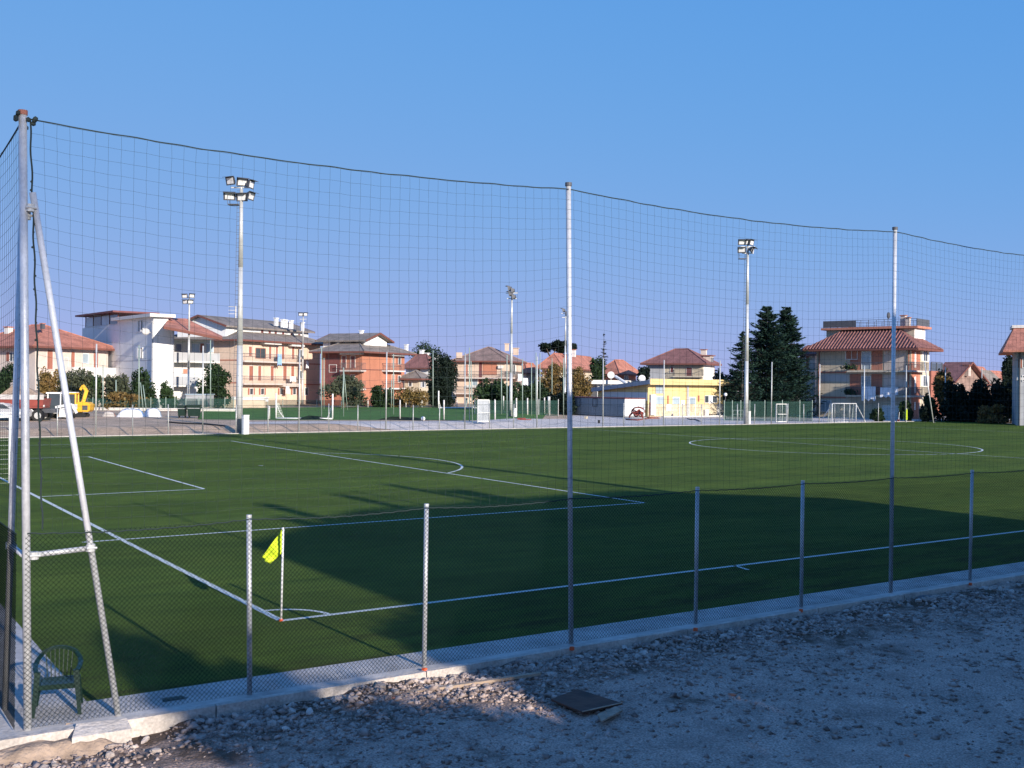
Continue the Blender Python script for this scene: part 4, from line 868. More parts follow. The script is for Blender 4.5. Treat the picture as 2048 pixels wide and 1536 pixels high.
H2=House('house','low pink house with long red hipped roof behind the white dishes','house',1236,178,20,1203,1272); zE=H2.zu('L',1236,748); H2.walls(zE,'redwall'); H2.hip(zE,zE+2.4,'rooftile',oh=.9); H2.win('R',1248,752,1256,760)
# I: hip-roofed house above the yellow block
Ib=House('house','house with broad pinkish-red hipped roof seen above the yellow building','house',1405,166,30,1295,1429); zE=Ib.zu('L',1405,727); Ib.walls(zE,'cream'); Ib.D0=Ib.D
Ib.hip(zE,zE+2.4,'rooftile2',oh=.9); Ib.panel('pale_end_wall','R',1407,729,1427,768,'white',.03); Ib.panel('grey_wall','L',1296,729,1326,768,'greyside',.03)
Ib.door('L',1373,735,1384,754,leaf='maroon'); Ib.win('L',1341,734,1347,745,glass='maroon'); Ib.balcony('L',1345,1404,752,proj=1.0,mt='cream')
dm=MB(); p=dp(1416,170); 
zz=zat(1416,720,170); Ib.chim(1407,700,716,172,.8,'pink'); o=obj('dormer',MB().box((p[0],p[1],zz),(1.9,1.2,1.2),Ib.rot),M['pink'],Ib.root); obj('dormer_roof',MB().box((p[0],p[1],zz+.7),(2.4,1.7,.16),Ib.rot),M['rooftile2'],o)
for k in range(3): obj('dormer_opening',MB().box(np.array([p[0],p[1],zz])+Ib.ax*(-.6+.6*k)-Ib.ay*.6,(.3,.1,.8),Ib.rot),M['glass'],o)
# J: yellow changing-room block
J=House('changing_rooms','low yellow building with flat overhanging roof, pale blue doors and patched lower wall','building',1296,129,0,1196,1447)
zT=J.zu('R',1296,767); zB=zT; Dj=min(J.D,16)
zLo=J.zu('L',1205,783); 
wl=MB(); V=[J.L(0,0,-.2),J.L(J.W,0,-.2),J.L(J.W,Dj,-.2),J.L(0,Dj,-.2),J.L(0,0,zT),J.L(J.W,0,zT),J.L(J.W,Dj,zLo),J.L(0,Dj,zLo)]
obj('wall',MB().hexa(V),M['yellowwall'],J.root)
zd=J.zu('R',1370,808); S_=J.W
lw=MB(); J.rect('R',.004,S_-.004,-.1,zd,.025,-.02,lw); obj('patched_wall_base',lw,M['yellowlow'],J.root)
J.panel('side_wall_base','L',1205,784,1295,800,'container',.03)
rf=MB(); V=[J.L(-.5,-1.0,zT),J.L(J.W+1.1,-1.0,zT),J.L(J.W+1.1,Dj+.6,zLo),J.L(-.5,Dj+.6,zLo)]; V2=[v+np.array([0,0,.14]) for v in V]; obj('roof',MB().hexa(V+V2),M['lf_vdark'] if 0 else M['roofgrey'],J.root)
fs=MB(); fs.beam(J.L(-.55,-1.03,zT+.22),J.L(J.W+1.15,-1.03,zT+.22),.08,.72); obj('fascia',fs,M['yellowwall'],J.root)
fs=MB(); fs.beam(J.L(-.55,-1.0,zT+.2),J.L(-.55,Dj+.6,zLo+.2),.08,.5); obj('side_fascia',fs,M['lf_olive'] if 0 else M['greyside'],J.root)
J.win('R',1312,771,1325,786,glass='paleglass',frame='greyside',mull=False); 
for u0,u1,v0,v1 in ((1312,1327,793,835),(1346,1359,795,834),(1379,1391,795,834)): J.door('R',u0,v0,u1,v1,leaf='paleglass',frame='white')
J.panel('joint_strip','R',1373.5,768,1377,836,'greyside',.12)
for u0,u1,v0,v1 in ((1335,1337.5,791,808),(1396,1399,791,803)): J.panel('shutter_strip','R',u0,v0,u1,v1,'shutter',.06)
J.win('R',1410,792,1434,805,glass='glass',frame='offwhite'); J.panel('middle_pane','R',1417,792,1425,807,'white',.09); J.panel('wash_basin','R',1407,819,1413,832,'whitepaint',.45); J.panel('leaning_board','R',1299,789,1309,830,'container',.35)
J.panel('wall_patch','R',1333,808,1343,822,'offwhite',.05); J.panel('wall_patch','R',1362,800,1370,810,'offwhite',.05); J.panel('wall_patch','R',1394,812,1404,830,'yellowlow',.05); J.panel('wall_patch','R',1434,808,1446,836,'offwhite',.05)
kk=gp(1320,840); T(obj('white_curb_slab',MB().box(J.L(J.W*.55,-1.3,.06),(J.W*.9,.5,.12)),M['white']),'long white curb slab along the front of the yellow building','slab')
# low white-roofed building behind the container
K2=House('utility_building','low building with thick white flat roof between container and yellow building','building',1195,150,5,1176,1260); zE=K2.zu('R',1195,768); K2.walls(zE,'white',x1=3,y1=6); K2.box('roof_slab',-2.4,9,-1.2,7,zE,zE+.55,'offwhite')
for u,v in ((1222,750),(1284,757)):
    p=dp(u,150,v); dd=thing('satellite_dish',p,'white satellite dish, '+('left' if u<1250 else 'right')+' of the pair behind the grey container','dish'); obj('dish',MB().tube(p,p+(CAM-p)/np.linalg.norm(CAM-p)*.12,.45,14,.5),M['whitepaint'],dd); obj('mast',MB().tube(p,(p[0],p[1],0),.05,6),M['galv_far'],dd)
a_=dp(1231,148,753); b_=dp(1253,146,767); T(obj('white_pipe',MB().tube(a_,b_,.22,8),M['whitepaint']),'sloping white duct on the roof of the low building behind the container','duct')
# container
K=House('site_container','long grey-white site container with two small dark windows, narrow end sunlit','container',1250,126,0,1117,1291)
zt=K.zu('R',1250,798); K.box('body',0,K.W,0,K.D,.12,zt,'container'); K.box('roof_rim',-.05,K.W+.05,-.05,K.D+.05,zt,zt+.13,'maroon'); K.box('floor_frame',-.03,K.W+.03,-.03,K.D+.03,.0,.118,'darkgrey')
M['sideshade']=mat('painted_side_shade',(.24,.265,.29),.6,.05,1)
K.box('side_shade_layer',-.018,-.002,.0,K.D,.14,zt-.01,'sideshade')  # thin darker layer: shade of the unlit long side put into its colour
K.win('L',1154,798,1161,812,frame='darkgrey',mull=False); K.win('L',1187,798,1195,812,frame='darkgrey',mull=False)
for k in range(14):
    y=K.D*(k+.5)/14
    if k%1==0: K.box('panel_joint',-.028,-.019,y-.015,y+.015,.15,zt-.02,'greyside')
hs=thing('hose_heap',gp(1275,838),'tangled heap of red hose in front of the white container end','hose'); c=gp(1275,838)
rr=random.Random(2)
for k in range(7):
    r_=rr.uniform(.45,.8); ax_=rr.uniform(-.5,.5); cc=c+np.array([rr.uniform(-.5,.6),rr.uniform(-.3,.3),.15+.10*k]); tl=rr.uniform(.2,1.1); yw=rr.uniform(0,3)
    pts=[cc+np.array([r_*math.cos(t_)*math.cos(yw)-r_*math.sin(t_)*math.sin(yw)*math.cos(tl),r_*math.cos(t_)*math.sin(yw)+r_*math.sin(t_)*math.cos(yw)*math.cos(tl),abs(r_*math.sin(t_)*math.sin(tl))]) for t_ in np.linspace(0,6.28,15)]
    obj('hose_loop',MB().path(pts,.075,5),M['red'],hs)
pts=[gp(u,v)+np.array([0,0,.08]) for u,v in ((1252,840),(1262,841),(1275,841.5),(1290,839),(1300,836))]; obj('hose_loop',MB().path(pts,.08,5),M['red'],hs)
c=gp(1302,838); lm=thing('lumber_heap',c,'small heap of reddish boards between the hose and the yellow building','boards')
for k in range(6): a_=c+np.array([rr.uniform(-.8,.2),rr.uniform(-.3,.3),.05+.04*k]); obj('board',MB().beam(a_,a_+np.array([rr.uniform(.8,1.8),rr.uniform(-.5,.5),0]),.14,.04),M['shutter'],lm)
c=gp(1298,838); obj('upright_board',MB().beam(c,c+np.array([.1,0,1.9]),.16,.05),M['shutter'],lm)
for u,v0,v1,mt,lab in ((1172,833,838,'cream','small beige box on the gravel before the grey container'),(1198,840,847,'black','small black bucket on the far gravel in front of the container')):
    c=gp(u,v1); D=(c-CAM)@FW; hh=(v1-v0)*D/FPX; T(obj('bucket' if mt=='black' else 'small_box',MB().tube(c,c+np.array([0,0,hh]),hh*.32,10,hh*.38) if mt=='black' else MB().box(c+np.array([0,0,hh/2]),(hh,hh,hh),.4).box(c+np.array([0,0,hh*1.02]),(hh*1.1,hh*1.1,hh*.1),.4),M[mt]),lab,'bucket' if mt=='black' else 'box')
# M: balconied three-storey house on the right
Mb=House('apartment_house','three-storey cream and red house with ribbed red roof, roof terrace and washing','house',1822,131,15,1633,1858)
zE=Mb.zu('L',1822,697); 
Mb.walls(zE,'cream'); zr=zE+2.9; Mb.hip(zE,zr,'rooftile2',oh=1.3,ribs=.42)
x1a=Mb.su('R',1858); zf0=Mb.zu('L',1800,657,-2.5); 
yA=Mb.su('L',1652,-2.5)
Mb.box('attic_wall',2.5,Mb.W+.0,.6,yA,zE-.2,zf0,'cream'); Mb.box('attic_end_wall',2.52,Mb.W+.06,.55,.598,zE+.3,zf0-.02,'white'); Mb.box('terrace_slab',1.9,Mb.W+.8,0,yA+.5,zf0,zf0+.28,'redwall')
Mb.box('attic_window',2.44,2.498,Mb.su('L',1682,-2.5),Mb.su('L',1668,-2.5),zf0-1.5,zf0-.5,'glass')
tr=MB(); c4=[Mb.L(2.2,.2,zf0+.28),Mb.L(Mb.W+.5,.2,zf0+.28),Mb.L(Mb.W+.5,yA+.3,zf0+.28),Mb.L(2.2,yA+.3,zf0+.28)]; u9=np.array([0,0,.9])
for i in range(4):
    p,q=c4[i],c4[(i+1)%4]; tr.beam(p+u9,q+u9,.05,.05); tr.beam(p+u9*.5,q+u9*.5,.03,.03); n=int(np.linalg.norm(q-p)/1.0)
    for k in range(n+1): t_=p+(q-p)*k/n; tr.beam(t_,t_+u9,.04,.04)
obj('terrace_railing',tr,M['darkgrey'],Mb.root)
Mb.box('railing_screen',2.17,2.19,yA-4.2,yA+.3,zf0+.33,zf0+1.15,'darkgrey'); Mb.box('railing_screen',2.2,Mb.W+.5,.16,.18,zf0+.33,zf0+1.2,'darkgrey')
Mb.chim(1806,632,652,139,.6,'pink'); Mb.chim(1815,636,652,138,.5,'pink')
p=dp(1776,136,631); ds=MB(); ds.tube(p,p+RT*.12-FW*.1,.42,12,.4); ds.beam(p,(p[0],p[1],zf0+.3),.05,.05); obj('satellite_dish',ds,M['darkgrey'],Mb.root)
for v in (741,791):
    Mb.balcony('L',1694 if v==741 else 1690,1822,v,proj=1.1,mt='cream',railmat='darkgrey'); Mb.band('L',1635,1692,v+2,.22,'redwall',.05); Mb.balcony('R',1822,1858,v,proj=.9,mt='pink',railmat='darkgrey')
for v0,v1 in ((700,740),(748,789)):
    Mb.panel('red_wall_panel','L',1700,v0,1722,v1,'redwall',.012); Mb.panel('red_wall_panel','L',1743,v0,1765,v1,'redwall',.012)
Mb.win('L',1692,700,1714,718,glass='redwall',frame='white'); Mb.door('L',1724,704,1741,738,leaf='paleglass',frame='white'); Mb.door('L',1724,753,1741,788,leaf='paleglass',frame='white')
Mb.panel('roller_blind','L',1642,749,1698,763,'soffit',.03); Mb.panel('roller_blind','L',1768,700,1812,740,'pink',.03); Mb.panel('roller_blind','L',1768,750,1812,789,'pink',.03)
Mb.win('L',1641,801,1662,822,glass='paleglass'); Mb.door('L',1766,812,1803,838,leaf='container',frame='white',name='garage_door'); Mb.panel('red_wall_panel','R',1823,700,1840,838,'redwall',.012)
for v0,v1 in ((704,735),(753,786),(804,820)): Mb.win('R',1828,v0,1832,v1,glass='white',frame='redwall',mull=False)
Mb.win('R',1846,702,1854,722,shut='white'); Mb.win('R',1846,752,1854,772,shut='white')
for S0 in (.15,): obj('downpipe',MB().tube(Mb.pt('L',Mb.D-.4,0,.1),Mb.pt('L',Mb.D-.4,zE,.1),.07,6).tube(Mb.pt('L',.3,0,.1),Mb.pt('L',.3,zE,.1),.07,6),M['shutter'],Mb.root)
for a,b_,c_,d_,mt,lab in ((1724,773,1752,800,'laundry','large white sheet hanging over the lower balcony of the cream and red house'),(1761,775,1785,794,'laundry','white washing on the lower balcony just left of the tall fence post'),(1791,775,1797,790,'laundry','narrow white towel on the lower balcony right of the tall fence post')): cloth(Mb,'L',a,b_,c_,d_,mt,lab,off=1.2)
for u,vv,nm in ((1700,791,'potted_plants'),(1700,741,'potted_plants')):
    S_=Mb.su('L',u,.8); z=Mb.zu('L',u,vv,.8); mb=MB(); Q=[]
    for k in range(260):
        p=Mb.pt('L',S_+RNG.normal(0,.35),z+.25+abs(RNG.normal(0,.2)),.75+RNG.normal(0,.15)); e=RNG.normal(0,.09,3); f_=np.cross(e,RNG.normal(0,1,3)); f_=f_/np.linalg.norm(f_)*.09; Q.append([p-e-f_,p+e-f_,p+e+f_,p-e+f_])
    T(quadmesh(nm,Q,M['lf_mid']),'row of potted plants on the %s balcony of the cream and red house'%('upper' if vv==741 else 'lower'),'plants')
# annex glimpsed between cedar and house
X1=House('house','narrow pink house with slab balconies half hidden behind the right cedar','house',1630,148,15,1600,1640); zE=X1.zu('L',1630,708); X1.walls(zE,'pink'); X1.hip(zE,zE+1.2,'rooftile2',oh=.7)
X1.balcony('L',1608,1629,741,proj=1.0,mt='pink'); X1.balcony('L',1608,1629,790,proj=1.0,mt='pink'); X1.door('L',1612,712,1618,738)
# roofs in the right distance
N1=House('house','brown gabled house with pale verge boards behind the dark hedge on the right','house',1905,165,10,1870,1965); zE=N1.zu('R',1930,764); N1.walls(zE,'roofbrown'); N1.gable(zE,zE+3.2,'rooftile2',oh=.8,along='y',wall='roofbrown'); N1.chim(1934,731,752,168,.8,'pink'); N1.win('R',1915,768,1922,778)
N2=House('house','house with low dark roof right of the brown gabled house behind the hedge','house',1962,172,12,1935,1998); zE=N2.zu('R',1970,768); N2.walls(zE,'roofbrown'); N2.hip(zE,zE+2.2,'roofgrey',oh=.8); N2.win('R',1980,772,1986,780)
N3=House('house','far house with red roof and small white dormers on the right horizon','house',1958,260,25,1937,1978); zE=N3.zu('R',1960,752); N3.walls(zE,'white'); N3.hip(zE,zE+2.4,'rooftile',oh=.6); N3.panel('dormer','R',1962,745,1967,751,'white',.5); N3.win('R',1965,755,1970,762)
N4=House('house','far pink house with red roof and white roof lantern left of the grey corner house','house',1985,240,20,1966,2012); zE=N4.zu('R',1985,759); N4.walls(zE,'white'); N4.hip(zE,zE+2.0,'rooftile',oh=.7); N4.box('roof_lantern',3,6,2,4,zE+1,N4.zu('R',2000,743),'white'); N4.win('R',1992,762,1998,770)
N5=House('roof_terrace_house','dark glazed terrace with white posts to the right of the balconied house','building',1862,150,15,1852,1884); zE=N5.zu('R',1870,742); N5.walls(zE,'shutter'); 
fr=MB(); 
for xx in (0,.5,1.0): 
    p=N5.L(N5.W*xx,0,zE); fr.beam(p,p+np.array([0,0,1.2]),.14,.14)
fr.beam(N5.L(0,0,zE+1.2),N5.L(N5.W,0,zE+1.2),.1,.1); obj('terrace_frame',fr,M['darkgrey'],N5.root); N5.box('pane',.05,N5.W-.05,.0,.04,zE+.02,zE+1.1,'glass')
# O: house cut by the right edge
O=House('apartment_house','grey-walled house with steep red roof cut off by the right edge','house',2034,112,-56,2026,2140); zE=O.zu('R',2034,701); O.walls(zE,'greyside',y1=9); 
V=[O.L(-1.4,-1.4,zE),O.L(O.W+1.4,-1.4,zE),O.L(O.W+.2,2.6,zE+2.5),O.L(-.2,2.6,zE+2.5)]; obj('roof',MB().hexa([v-np.array([0,0,.2]) for v in V]+V),M['rooftile'],O.root)
V=[O.L(O.W+1.4,10.4,zE-.01),O.L(-1.4,10.4,zE-.01),O.L(-.2,7,zE+2.49),O.L(O.W+.2,7,zE+2.49)]; obj('rear_roof',MB().hexa([v-np.array([0,0,.2]) for v in V]+V),M['rooftile'],O.root)
V=[O.L(-1.4,-1.4,zE-.005),O.L(-.2,2.6,zE+2.495),O.L(-.2,7,zE+2.495),O.L(-1.4,10.4,zE-.005)]; obj('side_roof',MB().hexa([v-np.array([0,0,.2]) for v in V]+V),M['rooftile'],O.root)
obj('ridge_slab',MB().hexa([O.L(x,y,z) for z in (zE+2.5,zE+2.8) for x,y in ((-.4,2.4),(O.W+.4,2.4),(O.W+.4,7),(-.4,7))]),M['offwhite'],O.root)
obj('downpipe',MB().tube(O.pt('R',.25,0,.1),O.pt('R',.25,zE,.1),.08,6),M['darkgrey'],O.root); O.win('R',2046,752,2062,762); O.win('R',2046,718,2062,735,shut='shutter'); O.band('R',2034,2140,755,.3,'offwhite')
# low walls and sheds by the training pitch
def pbox(name,u0,u1,v0,v1,d,dep,mt,label,cat,rot=28,capm=None):
    """a box whose near face spans the given width at distance d"""
    a=dp(u0,d); b_=dp(u1,d); c=(a+b_)/2; W_=np.linalg.norm(b_-a); g0=float(gz(c[0],c[1])); z1,z0=zat((u0+u1)/2,v0,d),max(g0-.1,zat((u0+u1)/2,v1,d))
    rt=thing(name,(c[0],c[1],g0),label,cat); ang_=math.atan2(RT[1],RT[0]); cc=c+np.array([FW[0],FW[1],0])*dep/2
    obj('wall' if cat!='shed' else 'body',MB().box((cc[0],cc[1],(z0+z1)/2),(W_,dep,z1-z0),ang_),M[mt],rt); obj('coping',MB().box((cc[0],cc[1],z1+.06),(W_+.2,dep+.2,.12),ang_),M[capm or mt],rt); return rt
pbox('garden_wall',440,530,800,818,136,.4,'cream','low beige garden wall in front of the peach block','wall',capm='offwhite')
pbox('canopy',462,530,796,803,137,2.0,'white','low white canopy roof just above the beige garden wall','canopy',capm='white')
pbox('shed',372,413,790,814,120,3,'greyside','grey shed with pale roof behind the dark green bins','shed',capm='paleglass')
pbox('garden_wall',40,76,783,812,121,3,'white','small white outbuilding with flat roof left of the excavator','outbuilding',capm='darkgrey')
pbox('low_wall',80,470,818,822.5,118,.3,'offwhite','long low white wall under the green mesh fence on the left','wall')
def meshfence(us,vt,vb,d0,d1,label,mt='greenmesh',pm='green_steel'):
    pts=[]; n=len(us)
    for i,u in enumerate(us):
        d=d0+(d1-d0)*i/(n-1); p=dp(u,d); p[2]=float(gz(p[0],p[1])); pts.append((p,zat(u,vt,d)))
    f_=thing('mesh_fence',pts[0][0],label,'fence')
    for i,(p,zt) in enumerate(pts):
        obj('post',MB().tube(p,(p[0],p[1],zt+.15),.045,6),M[pm],f_)
        if i: 
            q,zq=pts[i-1]; d_=(p-q)/np.linalg.norm(p-q); obj('mesh_panel',MB().hexa([q+d_*.05+FW*.0,p-d_*.05,p-d_*.05+np.array([FW[0],FW[1],0])*.01,q+d_*.05+np.array([FW[0],FW[1],0])*.01]+[(q[0]+d_[0]*.05,q[1]+d_[1]*.05,zq),(p[0]-d_[0]*.05,p[1]-d_[1]*.05,zt),(p[0]-d_[0]*.05+FW[0]*.01,p[1]-d_[1]*.05+FW[1]*.01,zt),(q[0]+d_[0]*.05+FW[0]*.01,q[1]+d_[1]*.05+FW[1]*.01,zq)]),M[mt],f_)
    return f_
meshfence([8,50,100,150,186,222,250,278,302,319,332,350,372,398,422,450,468],797,820,118.5,119.5,'green mesh fence on the left, behind the excavator and the bins')
meshfence([470,500,536,566,600,634,666,700,742,790,830,870],800,815,142,150,'green mesh fence behind the training pitch, before the peach and brick blocks')
meshfence([1449,1465,1482,1500,1530,1565,1600,1625],803,840,119,119,'green mesh fence in front of the two big cedars')
meshfence([950,990,1033,1055,1078,1100,1117],801,829,118,127,'faint mesh fence on concrete-grey posts before the hedge','greymesh' if 0 else 'greenmesh','galv_far')
# grey gate panels
def gate(u0,u1,vt,vb,label,panel=True):
    a=gp(u0,vb); b_=gp(u1,vb); D=(a-CAM)@FW; H=(vb-vt)*D/FPX; z=np.array([0,0,H]); g_=thing('gate',a,label,'gate'); fm=MB(); fm.beam(a,a+z,.09,.09); fm.beam(b_,b_+z,.09,.09); fm.beam(a+z,b_+z,.07,.09); fm.beam(a+z*.05,b_+z*.05,.07,.09); fm.beam(a+z*.45,b_+z*.45,.05,.06)
    obj('gate_frame',fm,M['galv_far'],g_); dd=(b_-a); n=max(4,int(np.linalg.norm(dd)/.16))
    if panel: obj('mesh_panel',MB().hexa([a+z*.06,b_+z*.06,b_+z*.06+FW*.01,a+z*.06+FW*.01,a+z*.99,b_+z*.99,b_+z*.99+FW*.01,a+z*.99+FW*.01]),M['greymesh'],g_)
    else:
        for k in range(1,n): p=a+dd*k/n; obj('gate_bar',MB().beam(p+z*.05,p+z,.02,.02),M['galv_far'],g_)
gate(955,978,800,845,'grey sheet-mesh gate panel standing on the track'); gate(1552,1573,808,845,'silver framed gate with vertical bars left of the small white goal',False)
fr=thing('white_railing',gp(1475,840),'low white tubular railing beside the right tall floodlight mast','railing')
for v in (821,829,837): a=gp(1466,841);b_=gp(1486,841);D=(a-CAM)@FW; obj('rail',MB().beam((a[0],a[1],(841-v)*D/FPX),(b_[0],b_[1],(841-v)*D/FPX),.06,.06),M['whitepaint'],fr)
for u in (1466,1476,1486): a=gp(u,841); obj('rail_post',MB().beam(a,a+np.array([0,0,1.2]),.06,.06),M['whitepaint'],fr)
lp=thing('lamp_post',gp(1451,842),'short lamp post with round glowing-white globe at the right end of the yellow building','lamp'); p=dp(1451,124,789); obj('globe',MB().ball(p,.2),M['whitepaint'],lp,True); obj('post',MB().tube((p[0],p[1],0),p,.04,6),M['darkgrey'],lp)
# thin posts of the training-pitch nets, each a post of its own fence
nf=thing('net_posts_fence',dp(643,100),'row of slender grey-green net posts round the training pitch','fence')
def thin(u,vt,vb,r=.05,par=nf,tilt=0,nm='net_post',mt='green_steel'):
    a=gp(u,vb); D=(a-CAM)@FW; b_=np.array(dp(u+tilt,D,vt)); smoothtube(nm,a,b_,r,par,7,mt)
for u,vt,vb in ((643,693,838),(687,735,833),(787,708,829),(866,700,815),(939,695,843),(1003,738,829),(1014,710,840),(1045,717,834),(1063,725,832),(1072,705,830),(1080,706,828),(1104,716,826),(206,730,821),(278,690,822),(232,760,820),(421,680,822),(648,716,818),(783,760,816),(1127,716,836)): thin(u,vt,vb,.05 if vb>825 else .06)
for u,vt,vb,t_ in ((695,735,820,-8),(287,765,826,-6),(683,760,818,4),(294,770,830,-8),(945,722,845,-3),(926,800,843,8),(708,765,813,12),(724,765,813,-14)): thin(u+0,vt,vb,.04,tilt=t_,nm='net_brace')
cpst=thing('concrete_posts',dp(990,112),'line of short pale concrete posts between gravel and training pitch','posts')
for u,vt,vb,r_ in ((888,800,840,.07),(914,801,816,.06),(990,800,840,.08),(1007,792,826,.07),(1033,796,833,.09),(1055,796,830,.08),(1089,795,828,.08),(1098,793,829,.17),(683,803,814,.06),(736,800,815,.06),(812,800,815,.06),(844,800,815,.06),(539,812,838,.05),(800,800,840,.06),(717,808,862,.0)):
    if r_: thin(u,vt,vb,r_,cpst,nm='concrete_post',mt='offwhite')
thin(1867,1,1,0) if 0 else None
bp_=thing('leaning_pole',gp(1867,846),'long pale pole leaning against the fence right of the balconied house','pole'); a=gp(1867,846); D=(a-CAM)@FW; smoothtube('pole_shaft',a,dp(1849,D,724),.06,bp_,8,'galv_far'); smoothtube('pole_foot',a,a+np.array([.6,.2,0]),.05,bp_,6,'galv_far')
mk=thing('boundary_marker',gp(1813,845),'fluorescent yellow sleeve on a fence post near the garage','marker'); a=gp(1813,845); D=(a-CAM)@FW; z=np.array([0,0,1.]); obj('sleeve',MB().tube(a+z*.3,a+z*1.45,.09,8),M['flag'],mk); obj('stake',MB().tube(a,a+z*1.6,.04,6),M['galv_far'],mk)
br=thing('broom',gp(1797,843),'small tool with red foot leaning by the garage','tool'); a=gp(1797,843); obj('shaft',MB().tube(a,a+np.array([.15,0,1.1]),.03,6),M['whitepaint'],br); obj('head',MB().box(a+z*.12,(.3,.2,.24),.4),M['red'],br)
# ------------------------------------------------------------------ bins, vehicles, heaps
def bin_at(u,vt,vb,wpx,label):
    c=gp(u,vb); D=(c-CAM)@FW; w_=wpx*D/FPX; H=(vb-vt)*D/FPX; b_=thing('waste_bin',c,label,'bin','dark green wheeled waste bins'); rz=math.atan2(RT[1],RT[0])+.2
    ca=np.array([math.cos(rz),math.sin(rz),0]); cb2=np.array([-math.sin(rz),math.cos(rz),0]); z=np.array([0,0,1.])
    V=[c+ca*sx*w_*.42+cb2*sy*.42+z*.18 for sx,sy in ((-1,-1),(1,-1),(1,1),(-1,1))]+[c+ca*sx*w_*.5+cb2*sy*.5+z*H*.85 for sx,sy in ((-1,-1),(1,-1),(1,1),(-1,1))]
    obj('body',MB().hexa(V),M['plasticgreen'],b_); obj('lid',MB().box(c+z*(H*.90),(w_*1.04,1.1,H*.12),rz),M['plasticgreen'],b_)
    for sx in (-1,1):
        for sy in (-1,1): p=c+ca*sx*w_*.35+cb2*sy*.32; obj('wheel',MB().tube(p+z*.1-ca*.04,p+z*.1+ca*.04,.1,10),M['black'],b_)
    obj('lifting_bar',MB().tube(c-cb2*.5-ca*w_*.45+z*H*.7,c-cb2*.5+ca*w_*.45+z*H*.7,.03,6),M['galv_far'],b_)
bin_at(364.5,809,835.5,17,'dark green waste bin, left one of the two'); bin_at(388,808,836,26,'larger dark green waste bin, right one of the two')
def wheel(c,ax_,r,w_,par,nm='wheel'):
    c=np.array(c,float); o=obj(nm,MB().tube(c-ax_*w_/2,c+ax_*w_/2,r,16),M['black'],par); obj('rim',MB().tube(c-ax_*(w_/2+.01),c+ax_*(w_/2+.01),r*.55,10),M['galv_far'],o); return o
def frame_at(u,vb,rot,k=1.0):
    c=gp(u,vb); X=np.array([math.cos(rot),math.sin(rot),0])*k; Y=np.array([-X[1],X[0],0]); Z=np.array([0,0,1.])*k
    return c,(lambda x,y,z: c+X*x+Y*y+Z*z),X,Y
def lbox(f,x0,x1,y0,y1,z0,z1,mb=None,tx=0,ty=0):
    mb=mb or MB(); return mb.hexa([f(x0,y0,z0),f(x1,y0,z0),f(x1,y1,z0),f(x0,y1,z0),f(x0+tx,y0+ty,z1),f(x1-tx,y0+ty,z1),f(x1-tx,y1-ty,z1),f(x0+tx,y1-ty,z1)])
RA=math.atan2(RT[1],RT[0])
# excavator
c,f,X,Y=frame_at(153,834,RA+.12,.76); ex=thing('excavator',c,'yellow tracked mini excavator parked on the dirt behind the far fence','excavator')
for sy in (-1,1): 
    pts=[(-1.2,.0),(-1.3,.25),(-1.1,.48),(1.1,.48),(1.3,.25),(1.2,.0)]; mb=MB(); V=[f(x,sy*.75-.2,z) for x,z in pts]+[f(x,sy*.75+.2,z) for x,z in pts]; mb.add(V,[tuple(range(6)),tuple(range(11,5,-1))]+[(i,(i+1)%6,(i+1)%6+6,i+6) for i in range(6)]); obj('track',mb,M['black'],ex)
obj('slew_ring',MB().tube(f(0,0,.45),f(0,0,.62),.5,14),M['darkgrey'],ex)
V=[(-1.2,.62),(1.5,.62),(1.75,.85),(1.8,1.5),(1.45,1.75),(.4,1.8),(-.2,1.25),(-1.2,1.15)]; mb=MB(); n=len(V); P=[f(x,-.95,z) for x,z in V]+[f(x,.95,z) for x,z in V]; mb.add(P,[tuple(range(n)),tuple(range(2*n-1,n-1,-1))]+[(i,(i+1)%n,(i+1)%n+n,i+n) for i in range(n)]); obj('engine_housing',mb,M['yellow'],ex)
cabm=MB()
for x,y in ((-1.15,-.9),(.1,-.9),(-1.15,.3),(.1,.3)): cabm.beam(f(x,y,1.1),f(x,y,2.75),.12,.12)
lbox(f,-1.25,.2,-.98,.38,2.7,2.86,cabm); obj('cab',cabm,M['yellow'],ex); obj('cab_glass',lbox(f,-1.08,.03,-.86,.26,1.15,2.69),M['glass'],ex); obj('cab_roof',lbox(f,-1.2,.15,-.95,.35,2.862,2.95),M['whitepaint'],ex)
obj('boom',MB().beam(f(.5,.6,1.6),f(.95,.6,3.2),.26,.3).beam(f(.95,.6,3.15),f(.5,.6,3.75),.24,.26),M['yellow'],ex); obj('stick',MB().beam(f(.55,.6,3.7),f(.25,.6,3.2),.2,.2),M['yellow'],ex)
obj('blade',lbox(f,-2.1,-1.95,-1,1,.05,.5),M['yellow'],ex); obj('exhaust',MB().tube(f(1.1,.3,1.7),f(1.1,.3,2.2),.05,8),M['darkgrey'],ex); obj('side_grille',lbox(f,.9,1.5,-.975,-.955,.85,1.4),M['darkgrey'],ex)
